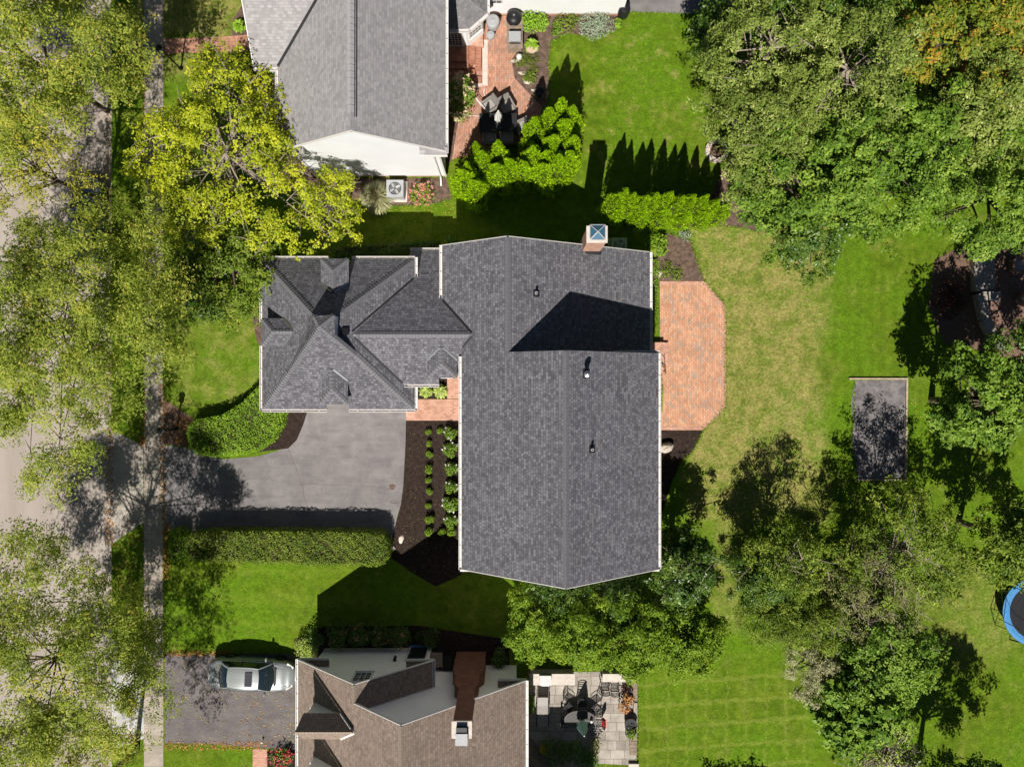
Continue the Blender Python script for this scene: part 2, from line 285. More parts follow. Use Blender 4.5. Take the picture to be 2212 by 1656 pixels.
# ------------------------------------------------------------------ object helpers
ORG = {}
def tag(o, label=None, cat=None, group=None, kind=None):
    if label: o['label'] = label
    if cat: o['category'] = cat
    if group: o['group'] = group
    if kind: o['kind'] = kind
    return o
def thing(name, label, cat, loc=(0, 0, 0), group=None):
    o = bpy.data.objects.new(name, None); COL.objects.link(o); o.location = loc; o.empty_display_size = .2
    ORG[o.name] = Vector(loc); return tag(o, label, cat, group)
def finish(me, name, mats, parent, smooth=False):
    o = bpy.data.objects.new(name, me); COL.objects.link(o)
    for m in ([mats] if isinstance(mats, str) else mats): me.materials.append(M[m])
    if parent is not None: o.parent = parent; ORG[o.name] = ORG[parent.name]
    else: ORG[o.name] = Vector((0, 0, 0))
    if smooth: me.polygons.foreach_set('use_smooth', [True]*len(me.polygons))
    return o
class MB:
    def __init__(s): s.v = []; s.f = []; s.m = []
    def poly(s, pts, m=0, flip=False):
        i = len(s.v); s.v += [tuple(p) for p in pts]; f = list(range(i, i+len(pts)))
        s.f.append(f[::-1] if flip else f); s.m.append(m); return s
    def up(s, pts, m=0):                                     # polygon made to face upwards
        n = sum((Vector(pts[i]).cross(Vector(pts[(i+1) % len(pts)])) for i in range(len(pts))), Vector((0, 0, 0)))
        return s.poly(pts if n.z >= 0 else pts[::-1], m)
    def obox(s, c, ux, uy, uz, m=0):                         # oriented box from half vectors
        c, ux, uy, uz = map(Vector, (c, ux, uy, uz))
        if ux.cross(uy).dot(uz) < 0: uy = -uy
        q = [c+a*ux+b*uy+d*uz for a, b, d in ((-1,-1,-1),(1,-1,-1),(1,1,-1),(-1,1,-1),(-1,-1,1),(1,-1,1),(1,1,1),(-1,1,1))]
        for f in ((3,2,1,0),(4,5,6,7),(0,1,5,4),(1,2,6,5),(2,3,7,6),(3,0,4,7)): s.poly([q[k] for k in f], m)
        return s
    def box(s, x0, x1, y0, y1, z0, z1, m=0):
        return s.obox(((x0+x1)/2, (y0+y1)/2, (z0+z1)/2), ((x1-x0)/2, 0, 0), (0, (y1-y0)/2, 0), (0, 0, (z1-z0)/2), m)
    def bar(s, a, b, wd, ht, m=0):                           # box along a line
        a, b = Vector(a), Vector(b); d = (b-a); L = d.length/2; d.normalize()
        side = d.cross(Vector((0, 0, 1)))
        if side.length < 1e-4: side = Vector((1, 0, 0))
        side.normalize(); u = side.cross(d)
        return s.obox((a+b)/2, d*L, side*wd/2, u*ht/2, m)
    def tube(s, pts, rad, n=6, m=0, cap=True):
        pts = [Vector(p) for p in pts]; rings = []
        if not hasattr(rad, '__len__'): rad = [rad]*len(pts)
        for k, p in enumerate(pts):
            d = (pts[min(k+1, len(pts)-1)]-pts[max(k-1, 0)]).normalized()
            a = d.cross(Vector((0, 0, 1)))
            if a.length < .05: a = d.cross(Vector((1, 0, 0)))
            a.normalize(); b = d.cross(a); i = len(s.v)
            for j in range(n):
                t = 2*math.pi*j/n; s.v.append(tuple(p+(a*math.cos(t)+b*math.sin(t))*rad[k]))
            rings.append(i)
        for k in range(len(rings)-1):
            for j in range(n):
                j2 = (j+1) % n; s.f.append([rings[k]+j, rings[k+1]+j, rings[k+1]+j2, rings[k]+j2]); s.m.append(m)
        if cap:
            s.f.append([rings[0]+j for j in range(n)]); s.m.append(m)
            s.f.append([rings[-1]+j for j in range(n)][::-1]); s.m.append(m)
        return s
    def lathe(s, prof, c=(0, 0, 0), n=16, m=0, sx=1, sy=1, cap=True):
        i0 = len(s.v)
        for r, z in prof:
            for j in range(n):
                t = 2*math.pi*j/n; s.v.append((c[0]+r*sx*math.cos(t), c[1]+r*sy*math.sin(t), c[2]+z))
        for k in range(len(prof)-1):
            for j in range(n):
                j2 = (j+1) % n; a = i0+k*n
                s.f.append([a+j, a+j2, a+n+j2, a+n+j]); s.m.append(m)
        if cap and prof[0][0] > 1e-3: s.f.append([i0+j for j in range(n)][::-1]); s.m.append(m)
        if cap and prof[-1][0] > 1e-3: s.f.append([i0+(len(prof)-1)*n+j for j in range(n)]); s.m.append(m)
        return s
    def slab(s, pts, z0, z1, m=0):                           # 2-D outline extruded
        ar = sum(pts[i][0]*pts[(i+1) % len(pts)][1]-pts[(i+1) % len(pts)][0]*pts[i][1] for i in range(len(pts)))
        if ar < 0: pts = pts[::-1]
        s.poly([(x, y, z1) for x, y in pts], m)
        for i in range(len(pts)):
            a, b = pts[i], pts[(i+1) % len(pts)]
            s.poly([(a[0], a[1], z0), (b[0], b[1], z0), (b[0], b[1], z1), (a[0], a[1], z1)], m)
        return s
    def build(s, name, mats, parent=None, smooth=False, bevel=0):
        me = bpy.data.meshes.new(name); o0 = ORG[parent.name] if parent is not None else Vector((0, 0, 0))
        me.from_pydata([(x-o0.x, y-o0.y, z-o0.z) for x, y, z in s.v], [], s.f)
        me.polygons.foreach_set('material_index', s.m)
        uv = me.uv_layers.new(name='UVMap').data; Z = Vector((0, 0, 1))
        for p in me.polygons:
            n = p.normal; u = Z.cross(n)
            u = Vector((1, 0, 0)) if u.length < .05 else u.normalized()
            v = n.cross(u)
            for li in p.loop_indices:
                q = Vector(s.v[me.loops[li].vertex_index]); uv[li].uv = (q.dot(u), q.dot(v))
        o = finish(me, name, mats, parent, smooth)
        if bevel:
            b = o.modifiers.new('bevel', 'BEVEL'); b.width = bevel; b.segments = 2; b.limit_method = 'ANGLE'
        return o
def kids(o): return [c for c in KID.get(o.name, [])]
def copy_tree(o, parent=None):
    c = o.copy(); COL.objects.link(c)
    if parent is not None: c.parent = parent
    for ch in o.children: copy_tree(ch, c)
    return c
def struct(name, mb, mats, kind='structure'):
    o = mb.build(name, mats); o['kind'] = kind; return o
def sheet(name, pts, z, mat):
    return struct(name, MB().up([P(x, y, 0)+Vector((0, 0, z)) for x, y in pts]), mat)

# ------------------------------------------------------------------ leaves and plants (numpy)
def leaves(name, mat, parent, pos_, nrm, size, tone, aspect=.55, seed=0):
    r = np.random.default_rng(seed); n = len(pos_)
    nrm = nrm/np.maximum(np.linalg.norm(nrm, axis=1, keepdims=True), 1e-6)
    a = r.normal(size=(n, 3)); a -= nrm*np.sum(a*nrm, axis=1, keepdims=True); a /= np.maximum(np.linalg.norm(a, axis=1, keepdims=True), 1e-6)
    return leaves_dir(name, mat, parent, pos_, a, nrm, size, tone, aspect)
def leaves_dir(name, mat, parent, pos_, a, nrm, size, tone, aspect=.55):
    n = len(pos_); b = np.cross(nrm, a)
    L = np.broadcast_to(size, (n,))[:, None]; W = L*aspect
    v = np.empty((n, 4, 3), np.float32)
    v[:, 0] = pos_-a*L*.5; v[:, 1] = pos_+b*W*.5+nrm*L*.06; v[:, 2] = pos_+a*L*.5; v[:, 3] = pos_-b*W*.5+nrm*L*.06
    me = bpy.data.meshes.new(name)
    me.vertices.add(n*4); me.vertices.foreach_set('co', v.reshape(-1))
    me.loops.add(n*4); me.loops.foreach_set('vertex_index', np.arange(n*4, dtype=np.int32))
    me.polygons.add(n); me.polygons.foreach_set('loop_start', np.arange(0, n*4, 4, dtype=np.int32))
    me.polygons.foreach_set('loop_total', np.full(n, 4, np.int32))
    me.update(calc_edges=True)
    at = me.attributes.new('tone', 'FLOAT', 'FACE'); at.data.foreach_set('value', np.clip(tone, 0, 1).astype(np.float32))
    return finish(me, name, mat, parent)
def unit(r, n):
    v = r.normal(size=(n, 3)); return v/np.linalg.norm(v, axis=1, keepdims=True)
def crown_clumps(r, n, R, hz, low=-.35, shell=.45):
    d = unit(r, n*3); d = d[d[:, 2] > low][:n]
    k = r.uniform(0, 6.28, 6)
    lob = 1+.16*np.sin(3*np.arctan2(d[:, 1], d[:, 0])+k[0])+.12*np.sin(5*np.arctan2(d[:, 1], d[:, 0])+k[1])+.12*np.sin(4*d[:, 2]+k[2])
    rad = (shell+(1-shell)*r.random(len(d))**.45)*lob
    return d*rad[:, None]*np.array([R, R, hz]), d
TREES = {}
def bez(a, b, c, n): return [a*(1-t)**2+b*2*t*(1-t)+c*t*t for t in [i/(n-1) for i in range(n)]]
def make_tree(name, label, cat, x, y, H, R, leaf='leaf_green', n_cl=90, per=220, cr=.75, size=.17, aspect=.6, hz=None, seed=1, up=.6,
              limbs=26, bark='bark', flat=.55, shell=.45, trunk_r=.16, twigs=0, group=None, low=-.35, src=None, droop=0.0, tone_noise=.22, spray=8, spray_r=.15, long_=1.0):
    """trunk with limbs and a crown of leaf clumps"""
    t = thing(name, label, cat, (x, y, 0), group)
    r = np.random.default_rng(seed); rr = random.Random(seed)
    hz = hz or H*.36; cz = H-hz*1.0
    cl, d = crown_clumps(r, n_cl, R, hz, low, shell); n_cl = len(cl)
    mb = MB(); top = Vector((0, 0, cz+hz*.25)); bend = Vector((rr.uniform(-.3, .3), rr.uniform(-.3, .3), 0))
    pts = bez(Vector((0, 0, -.05)), Vector((0, 0, cz*.5))+bend, top, 6)
    mb.tube([p+Vector((x, y, 0)) for p in pts], [trunk_r*(1.25-.16*i) for i in range(6)], 8)
    order = r.permutation(n_cl)[:limbs]
    for k, i in enumerate(order):
        e = Vector(cl[i])+Vector((0, 0, cz)); f = rr.uniform(.35, 1.0)
        s = pts[min(5, int(2+f*3.4))]
        m = s.lerp(e, .5)+Vector((0, 0, -.12*(e-s).length*.6+rr.uniform(0, .5)))
        q = bez(s, m, e, 6)
        mb.tube([p+Vector((x, y, 0)) for p in q], [trunk_r*c for c in (.42, .36, .28, .2, .12, .05)], 5, cap=False)
        for _ in range(twigs):
            a = q[rr.randint(2, 5)]; dv = Vector((rr.gauss(0, 1), rr.gauss(0, 1), rr.gauss(.35, .6))).normalized()*rr.uniform(.5, 1.5)
            mb.tube([a+Vector((x, y, 0)), a+dv*.55+Vector((x+rr.gauss(0, .06), y+rr.gauss(0, .06), .03)), a+dv+Vector((x, y, 0))], [.028, .018, .006], 4, cap=False)
    mb.build('trunk', bark, t)
    ns = max(1, per//spray); ci = np.repeat(np.arange(n_cl), ns)                       # sprays on every clump
    crs = cr*r.uniform(.55, 1.35, n_cl); ax = r.uniform(.75, 1.3, (n_cl, 3))
    g = unit(r, len(ci))*(r.random((len(ci), 1))**.42)
    off = g*ax[ci]*crs[ci][:, None]*np.array([1, 1, flat])
    sp = cl[ci]+off; sp[:, 2] += cz-droop*np.hypot(off[:, 0], off[:, 1])
    sn = g*.5+d[ci]*.2+np.array([0, 0, up])+r.normal(size=sp.shape)*.32; sn /= np.linalg.norm(sn, axis=1, keepdims=True)
    sd = r.normal(size=sp.shape); sd -= sn*np.sum(sd*sn, axis=1, keepdims=True); sd /= np.linalg.norm(sd, axis=1, keepdims=True)
    sb = np.cross(sn, sd)
    k = np.repeat(np.arange(len(sp)), spray); m = len(k)                                    # leaves on every spray
    u = r.uniform(-1, 1, m)*spray_r*long_; v = r.uniform(-1, 1, m)*spray_r
    p = sp[k]+sd[k]*u[:, None]+sb[k]*v[:, None]-sn[k]*(.35*(u*u+v*v)/spray_r)[:, None]+r.normal(size=(m, 3))*.02
    nr = sn[k]+sd[k]*(u*.7/spray_r)[:, None]*.5+r.normal(size=p.shape)*.30
    ct = r.normal(size=n_cl)*.13; stn = r.normal(size=len(sp))*.15
    tone = .45+(ct[ci]+stn)[k]+r.normal(size=m)*tone_noise*.6
    leaves('crown', leaf, t, p, nr, size*r.uniform(.65, 1.3, m), tone, aspect, seed)
    return t
def clone(src, x, y, rz, s, label, name=None, sz=None, group=None):
    c = copy_tree(src); c.location = (x, y, 0); c.rotation_euler = (0, 0, rz); c.scale = (s, s, sz or s)
    c['label'] = label
    if group: c['group'] = group
    return c
def make_shrub(name, label, x, y, R, h, leaf='leaf_green', n=1500, size=.10, aspect=.6, seed=1, flowers=None, group=None, cat='shrub', z0=0.0, up=.5, lumps=9, stem='bark', tone=.45, sx=1, sy=1):
    t = thing(name, label, cat, (x, y, z0), group); r = np.random.default_rng(seed)
    mb = MB()
    for k in range(7):
        a = k*.9; rr = R*.55
        mb.tube([(x, y, z0-.03), (x+rr*.5*math.cos(a)*sx, y+rr*.5*math.sin(a)*sy, z0+h*.4), (x+rr*math.cos(a)*sx, y+rr*math.sin(a)*sy, z0+h*.75)], [.025, .018, .006], 5, cap=False)
    mb.build('stem', stem, t)
    d = unit(r, lumps*3); d = d[d[:, 2] > -.1][:lumps]; c = d*np.array([R*.55*sx, R*.55*sy, h*.35])+np.array([0, 0, h*.5])
    ci = r.integers(0, len(c), n); g = unit(r, n)*(.55+.45*r.random((n, 1))**.5)
    p = c[ci]+g*np.array([R*.5, R*.5, h*.38]); p[:, 2] = np.maximum(p[:, 2], .02)
    nr = g*.6+np.array([0, 0, up])+r.normal(size=p.shape)*.4
    leaves('foliage', leaf, t, p, nr, size*r.uniform(.7, 1.3, n), tone+r.normal(size=n)*.22, aspect, seed)
    if flowers:
        fm, fn, fs = flowers
        ci = r.integers(0, len(c), fn); g = unit(r, fn); g[:, 2] = np.abs(g[:, 2])
        p = c[ci]+g*np.array([R*.53, R*.53, h*.42]); k = 7
        P5 = np.repeat(p, k, axis=0)+r.normal(size=(fn*k, 3))*fs*.35
        leaves('blossom', fm, t, P5, r.normal(size=P5.shape)*.5+np.array([0, 0, .8]), fs*r.uniform(.5, .9, len(P5)), r.random(len(P5)), .8, seed+1)
    return t

# ================================================================== SETTING
XC = P(237, 0).x                                            # kerb line
struct('ground', MB().up([(-600, -600, -.14), (XC-9.6, -600, -.14), (XC-9.6, 600, -.14), (-600, 600, -.14)]), 'lawn_grass')
struct('street', MB().up([(XC-9.7, -600, -.13), (XC+.02, -600, -.13), (XC+.02, 600, -.13), (XC-9.7, 600, -.13)]), 'street_concrete')
struct('lawn', MB().up([(XC+.1, -600, 0), (700, -600, 0), (700, 600, 0), (XC+.1, 600, 0)]), 'lawn_grass')
kb = MB()
segs = [(300, -3.42, .012), (-3.42, -9.6, -.05), (-9.6, -16.1, .012), (-16.1, -20.6, -.05), (-20.6, -300, .012)]
for a, b, z in segs: kb.box(XC-.03, XC+.13, b, a, -.2, z)
struct('kerb', kb, 'walk_concrete')
gp = MB(); y = 40.0
while y > -40: gp.box(XC-.36, XC-.04, y-2.98, y, -.2, -.122); y -= 3.0
struct('gutter_strip', gp, 'apron_concrete')
sw = MB(); y0 = P(0, 958).y; x0, x1 = P(311, 0).x, P(353, 0).x
k = -20
while k < 25:
    a = y0+k*1.222; sw.box(x0+random.Random(k).uniform(-.01, .01), x1, a+.007, a+1.215, -.1, .014+random.Random(k+50).uniform(0, .006)); k += 1
struct('sidewalk', sw, 'walk_concrete')
ap = MB()
A = [P2(240, 926), P2(303, 960), P2(309.6, 960), P2(309.6, 1048), P2(240, 1048)]; ap.slab(A, -.1, .010)
ap.slab([P2(240, 1049), P2(309.6, 1049), P2(309.6, 1130), P2(303, 1132), P2(240, 1176)], -.1, .010)
struct('drive_apron', ap, 'apron_concrete')
ap = MB(); ap.slab([P2(241, 1380), P2(309.6, 1420), P2(309.6, 1498), P2(241, 1498)], -.1, .010)
ap.slab([P2(241, 1499), P2(309.6, 1499), P2(311, 1594), P2(243, 1618)], -.1, .010)
struct('concrete_apron', ap, 'new_concrete')
sheet('driveway', [(354, 960), (430, 972), (480, 992), (560, 985), (600, 973), (641, 950), (664, 888), (664, 840), (878, 840), (877, 907), (876, 960), (871, 1050),
                   (866, 1089), (857, 1118), (850, 1161), (840, 1170), (430, 1168), (405, 1150), (354, 1142)], .008, 'asphalt')
sheet('shared_driveway', [(356, 1410), (440, 1412), (500, 1411), (660, 1411), (660, 1620), (600, 1617), (460, 1606), (356, 1604)], .008, 'fresh_asphalt')
sheet('rear_driveway', [(1352, -60), (1352, 26), (1548, 32), (1700, 34), (1700, -60)], .008, 'asphalt')
ck = MB()
def crack(pts, wd):
    for a, b in zip(pts[:-1], pts[1:]): ck.bar(P(*a, .0105), P(*b, .0105), wd, .003)
rr = random.Random(5)
def jag(x0, y0, x1, y1, n, j): return [(x0+(x1-x0)*i/n+rr.uniform(-j, j), y0+(y1-y0)*i/n+rr.uniform(-j, j)) for i in range(n+1)]
crack(jag(623, 968, 651, 1045, 9, 1.4), .013); crack(jag(651, 1045, 668, 1112, 8, 2.0), .018); crack(jag(651, 1045, 800, 1049, 16, 1.3), .010); crack(jag(800, 1049, 840, 1055, 5, 1.5), .014); crack(jag(843, 1084, 864, 1086, 4, 1.5), .035)
struct('pavement_crack', ck, 'dark_soffit')
sheet('tar_stain', [(840, 1047), (844, 1046), (848, 1044), (851, 1047), (856, 1048), (852, 1052), (852, 1056), (846, 1058), (843, 1055), (839, 1056), (842, 1051)], .0125, 'dry_mulch')
sheet('mulch_bed', [(877, 908), (998, 908), (998, 1240), (942, 1266), (900, 1242), (838, 1200), (846, 1165), (858, 1118), (866, 1089), (871, 1051), (876, 960)], .016, 'mulch')
sheet('hedge_mulch', [(560, 888), (664, 888), (656, 915), (641, 950), (623, 968), (598, 971), (540, 978)], .014, 'mulch')
sheet('corner_mulch', [(1425, 927), (1520, 928), (1500, 968), (1470, 1000), (1452, 1040), (1425, 1120)], .014, 'mulch')
sheet('side_mulch', [(1400, 500), (1450, 505), (1492, 520), (1510, 575), (1522, 607), (1425, 609), (1405, 760), (1390, 760)], .012, 'dry_mulch')
sheet('arborvitae_mulch', [(1560, 360), (1600, 385), (1640, 420), (1680, 470), (1640, 500), (1590, 490), (1500, 480), (1310, 470), (1310, 440), (1540, 420)], .012, 'dry_mulch')
sheet('foundation_mulch', [(690, 385), (965, 385), (975, 430), (940, 440), (860, 446), (770, 440), (640, 430), (560, 300), (560, 170), (600, 170)], .012, 'dry_mulch')
sheet('garden_mulch', [(1128, 30), (1345, 34), (1330, 66), (1280, 80), (1225, 72), (1190, 90), (1186, 130), (1188, 180), (1182, 228), (1170, 232), (1150, 214), (1110, 172), (1102, 130), (1116, 112), (1128, 104)], .012, 'dry_mulch')
sheet('border_mulch', [(966, 160), (1006, 165), (1006, 205), (988, 275), (975, 350), (964, 350)], .020, 'dry_mulch')
sheet('walk_mulch', [(503, 42), (524, 10), (560, 10), (560, 84), (500, 84)], .012, 'dry_mulch')
sheet('porch_mulch', [(895, 800), (966, 800), (966, 861), (895, 861)], .014, 'mulch')
sheet('house_mulch', [(566, 640), (545, 690), (556, 740), (575, 760), (600, 700)], .012, 'dry_mulch')
sheet('tree_mulch', [(275, 960), (310, 958), (352, 850), (356, 862), (420, 905), (400, 930), (404, 965), (356, 958)], .004, 'clay_dirt')
sheet('wall_mulch', [(636, 1380), (700, 1352), (900, 1350), (1100, 1380), (1100, 1450), (640, 1440)], .012, 'mulch')
sheet('flower_mulch', [(578, 1620), (660, 1618), (660, 1720), (578, 1720)], .012, 'mulch')
sheet('garden_path', [(278, 82), (310, 82), (310, 117), (278, 117)], .016, 'path_brick')
sheet('brick_walk', [(354, 84), (470, 80), (580, 74), (580, 112), (470, 113), (354, 118)], .016, 'path_brick')
sheet('porch_walk', [(877, 862), (1000, 862), (1000, 908), (877, 908)], .020, 'walk_brick')
sheet('entry_walk', [(966, 790), (1002, 790), (1002, 861), (966, 861)], .020, 'walk_brick')
sheet('patio', [(1425, 609), (1522, 609), (1566, 661), (1566, 879), (1519, 927), (1425, 927)], .022, 'patio_brick')
pe = MB()                                                   # soldier course round the patio
E = [(1425, 611), (1521, 611), (1564, 662), (1564, 878), (1518, 925), (1425, 925)]
for a, b in zip(E[:-1], E[1:]):
    A_, B_ = P(*a, .027), P(*b, .027); L = (B_-A_).length; n = int(L/.105)
    for i in range(n):
        c = A_.lerp(B_, (i+.5)/n); d = (B_-A_).normalized(); s = Vector((-d.y, d.x, 0)); pe.obox(c, d*.049, s*.1, Vector((0, 0, .004)))
struct('patio_edging', pe, 'walk_brick')
sheet('back_patio', [(1050, 40), (1096, 34), (1118, 110), (1105, 130), (1112, 170), (1152, 212), (1170, 230), (1165, 300), (975, 345), (985, 280), (1004, 200), (1004, 160), (1036, 110)], .018, 'old_brick')
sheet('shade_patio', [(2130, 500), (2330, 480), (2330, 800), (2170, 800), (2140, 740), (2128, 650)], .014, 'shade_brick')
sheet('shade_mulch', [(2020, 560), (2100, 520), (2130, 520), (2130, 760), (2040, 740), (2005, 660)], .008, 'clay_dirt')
sheet('stone_patio', [(1140, 1450), (1376, 1450), (1376, 1652), (1290, 1648), (1283, 1720), (1140, 1720)], .016, 'flagstone')
sheet('neighbour_walk', [(546, 1617), (577, 1617), (577, 1720), (546, 1720)], .016, 'walk_brick')
gv = MB().up([P(x, y, 0)+Vector((0, 0, .012)) for x, y in [(1846, 822), (1958, 820), (1957, 1034), (1852, 1034), (1845, 985), (1838, 960), (1842, 915), (1838, 870)]])
struct('gravel_bed', gv, 'gravel')
# timber border of the gravel bed
tb = thing('timber_border', 'weathered timber edging around the grey gravel play area', 'edging', P(1900, 925))
m = MB().bar(P(1834, 818, .06), P(1958, 818, .06), .10, .12); m.build('rail', 'timber', tb)
m = MB().bar(P(1959, 816, .061), P(1956, 1036, .061), .10, .12); m.build('rail', 'timber', tb)
m = MB().bar(P(1850, 1036, .06), P(1955, 1036, .06), .08, .10); m.build('rail', 'timber', tb)
# grass blades standing at the bed edges and litter under the street trees
def scatter(name, mat, polys, n, size, z, seed, tall=False, kind='stuff', aspect=.6):
    r = np.random.default_rng(seed); out = []
    for (xa, ya, xb, yb), k in polys:
        a = P(xa, ya); b = P(xb, yb)
        q = np.stack([r.uniform(a.x, b.x, k), r.uniform(b.y, a.y, k), np.full(k, z)+r.random(k)*.01], 1); out.append(q)
    p = np.concatenate(out)
    o = leaves(name, mat, None, p, r.normal(size=p.shape)*.25+np.array([0, 0, 1.0]), size*r.uniform(.6, 1.4, len(p)), r.random(len(p)), aspect, seed)
    o['kind'] = kind; return o
scatter('fallen_leaves', 'fallen_orange', [((226, 150, 242, 900), 420), ((228, 925, 245, 1180), 300), ((306, 100, 316, 950), 420), ((345, 830, 358, 1130), 330), ((352, 1130, 366, 1250), 260), ((300, 940, 316, 965), 90),
         ((250, 1090, 320, 1400), 260), ((356, 1405, 500, 1416), 320), ((356, 1600, 580, 1618), 320), ((240, 1180, 300, 1600), 200), ((244, 1585, 300, 1605), 120), ((380, 900, 410, 960), 160), ((520, 1490, 642, 1615), 90)], 1, .10, .022, 3)
scatter('yellow_litter', 'fallen_yellow', [((640, 430, 1000, 530), 420), ((560, 300, 640, 420), 200), ((640, 1230, 900, 1400), 40), ((360, 1420, 640, 1600), 420), ((620, 1530, 645, 1600), 60), ((1180, 100, 1560, 330), 60), ((1960, 830, 2010, 1030), 60)], 1, .065, .024, 4)

scatter('lawn_litter', 'fallen_yellow', [((1180, 100, 1500, 400), 90), ((1480, 480, 2000, 1000), 150), ((370, 640, 560, 830), 60), ((440, 1240, 690, 1390), 60), ((1400, 1470, 1740, 1650), 60), ((2010, 1330, 2200, 1600), 70)], 1, .05, .024, 5)
scatter('bark_chips', 'leaf_brown', [((880, 912, 990, 1230), 420), ((850, 1120, 990, 1200), 120), ((1430, 520, 1500, 605), 130), ((1575, 390, 1660, 490), 150), ((700, 390, 960, 436), 150), ((1140, 66, 1270, 78), 60)], 1, .05, .03, 6, aspect=.35)
def edge_grass(lines, n_, seed):
    r = np.random.default_rng(seed); ps = []
    for pl in lines:
        for a, b in zip(pl[:-1], pl[1:]):
            A_, B_ = P(*a), P(*b); k = max(2, int((B_-A_).length*n_)); u = r.random(k)
            ps.append(np.stack([A_.x+(B_.x-A_.x)*u+r.normal(size=k)*.045, A_.y+(B_.y-A_.y)*u+r.normal(size=k)*.045, .02+r.random(k)*.03], 1))
    p = np.concatenate(ps); d = r.normal(size=p.shape)*np.array([.7, .7, .2])+np.array([0, 0, .75]); d /= np.linalg.norm(d, axis=1, keepdims=True)
    nn = np.cross(d, r.normal(size=p.shape)); nn /= np.linalg.norm(nn, axis=1, keepdims=True); nn *= np.sign(nn[:, 2:3]+1e-6)
    o = leaves_dir('edge_grass', 'leaf_hedge_bright', None, p, d, nn, .12*r.uniform(.5, 1.4, len(p)), r.random(len(p)), .28); o['kind'] = 'stuff'
edge_grass([[(1522, 609), (1566, 661), (1566, 879), (1519, 927), (1500, 968), (1470, 1000), (1452, 1040)], [(1450, 505), (1492, 520), (1510, 575), (1522, 607)], [(1846, 822), (1842, 915), (1838, 960), (1845, 985), (1852, 1034)], [(354, 700), (354, 860)], [(310, 140), (310, 950)],
            [(354, 1218), (354, 1405)], [(1310, 470), (1500, 482), (1590, 492), (1640, 502), (1682, 470), (1640, 420)], [(430, 1168), (850, 1168)], [(1225, 72), (1190, 90), (1186, 130), (1188, 180), (1182, 228)], [(1280, 80), (1330, 66)], [(640, 430), (770, 440), (860, 446), (940, 440), (975, 430)], [(1376, 1480), (1376, 1650)], [(356, 1408), (500, 1409), (640, 1409)], [(354, 80), (470, 78)], [(354, 120), (470, 115), (560, 114)], [(1365, 27), (1548, 33)]], 75, 7)

# ================================================================== HOUSE BUILDING KIT
UPV = Vector((0, 0, 1))
def wall_ring(mb, x0, x1, y0, y1, z0, z1, m=0):
    mb.box(x0, x1, y0, y1, z0, z1, m)
def roof_slab(mb, pts, th=.10, m=0, side=1):
    """roof face with a thickness: top sheet, underside and edges"""
    n = sum((Vector(pts[i]).cross(Vector(pts[(i+1) % len(pts)])) for i in range(len(pts))), Vector((0, 0, 0)))
    if n.z < 0: pts = pts[::-1]
    mb.poly(pts, m); dn = [Vector(p)-Vector((0, 0, th)) for p in pts]; mb.poly(dn[::-1], side)
    for i in range(len(pts)):
        j = (i+1) % len(pts); mb.poly([dn[i], dn[j], pts[j], pts[i]], side)
def ridge(parent, a, b, n1, n2, mat, w=.19, name='ridge_cap', step=.16, flip=False):
    """overlapping cap shingles bent over a ridge or hip; n1, n2 are the slopes' normals"""
    a, b = Vector(a), Vector(b); d = (b-a); L = d.length; d.normalize()
    s1 = n1.cross(d); s1 = s1 if s1.z < 0 else -s1; s2 = n2.cross(d); s2 = s2 if s2.z < 0 else -s2
    s1.normalize(); s2.normalize(); up = (n1+n2).normalized()
    if s1.dot(s2) > .2: s2 = -s2
    mb = MB(); n = max(1, int(L/step))
    for i in range(n):
        p, q = a+d*(L*i/n), a+d*(L*(i+1.0)/n); lo, hi = up*.020, up*.046
        mb.up([p+lo, q+hi, q+hi+s1*w-up*.012, p+lo+s1*w-up*.012]); mb.up([p+lo, q+hi, q+hi+s2*w-up*.012, p+lo+s2*w-up*.012])
        mb.up([q+hi, q+lo, q+lo+s1*w, q+hi+s1*w]); mb.up([q+hi, q+lo, q+lo+s2*w, q+hi+s2*w])
    return mb.build(name, mat, parent)
def nrm(pl): return Vector((-pl[0], -pl[1], 1)).normalized()
def gutter(parent, a, b, out, mat='white_trim', name='gutter', z=-.10, hang=.75):
    a, b, out = Vector(a), Vector(b), Vector(out).normalized(); d = (b-a); L = d.length; d.normalize(); mb = MB(); u = Vector((0, 0, .055))
    c = (a+b)/2+Vector((0, 0, z))
    mb.obox(c+out*.012, d*L/2, out*.010, u); mb.obox(c+out*.135, d*L/2, out*.014, u*1.05); mb.obox(c+out*.072-u, d*L/2, out*.05, Vector((0, 0, .006)))
    for e in (a, b): mb.obox(e+Vector((0, 0, z))+out*.07+d*(.006 if e is a else -.006), d*.006, out*.05, u)
    n = max(1, int(L/hang))
    for i in range(n): mb.obox(a+d*(L*(i+.5)/n)+Vector((0, 0, z+.05))+out*.072, d*.014, out*.05, Vector((0, 0, .005)))
    return mb.build(name, mat, parent)
def gable_board(parent, a, apex, b, mat='white_trim', name='rake_trim', th=.035, h=.20, drop=.11):
    mb = MB()
    for p, q in ((a, apex), (apex, b)):
        p, q = Vector(p)-UPV*drop, Vector(q)-UPV*drop; d = (q-p).normalized(); s = Vector((0, 1, 0)) if abs(d.x) > abs(d.y) else Vector((1, 0, 0))
        mb.obox((p+q)/2, d*((q-p).length/2), s*th/2, d.cross(s).normalized()*h/2)
    return mb.build(name, mat, parent)
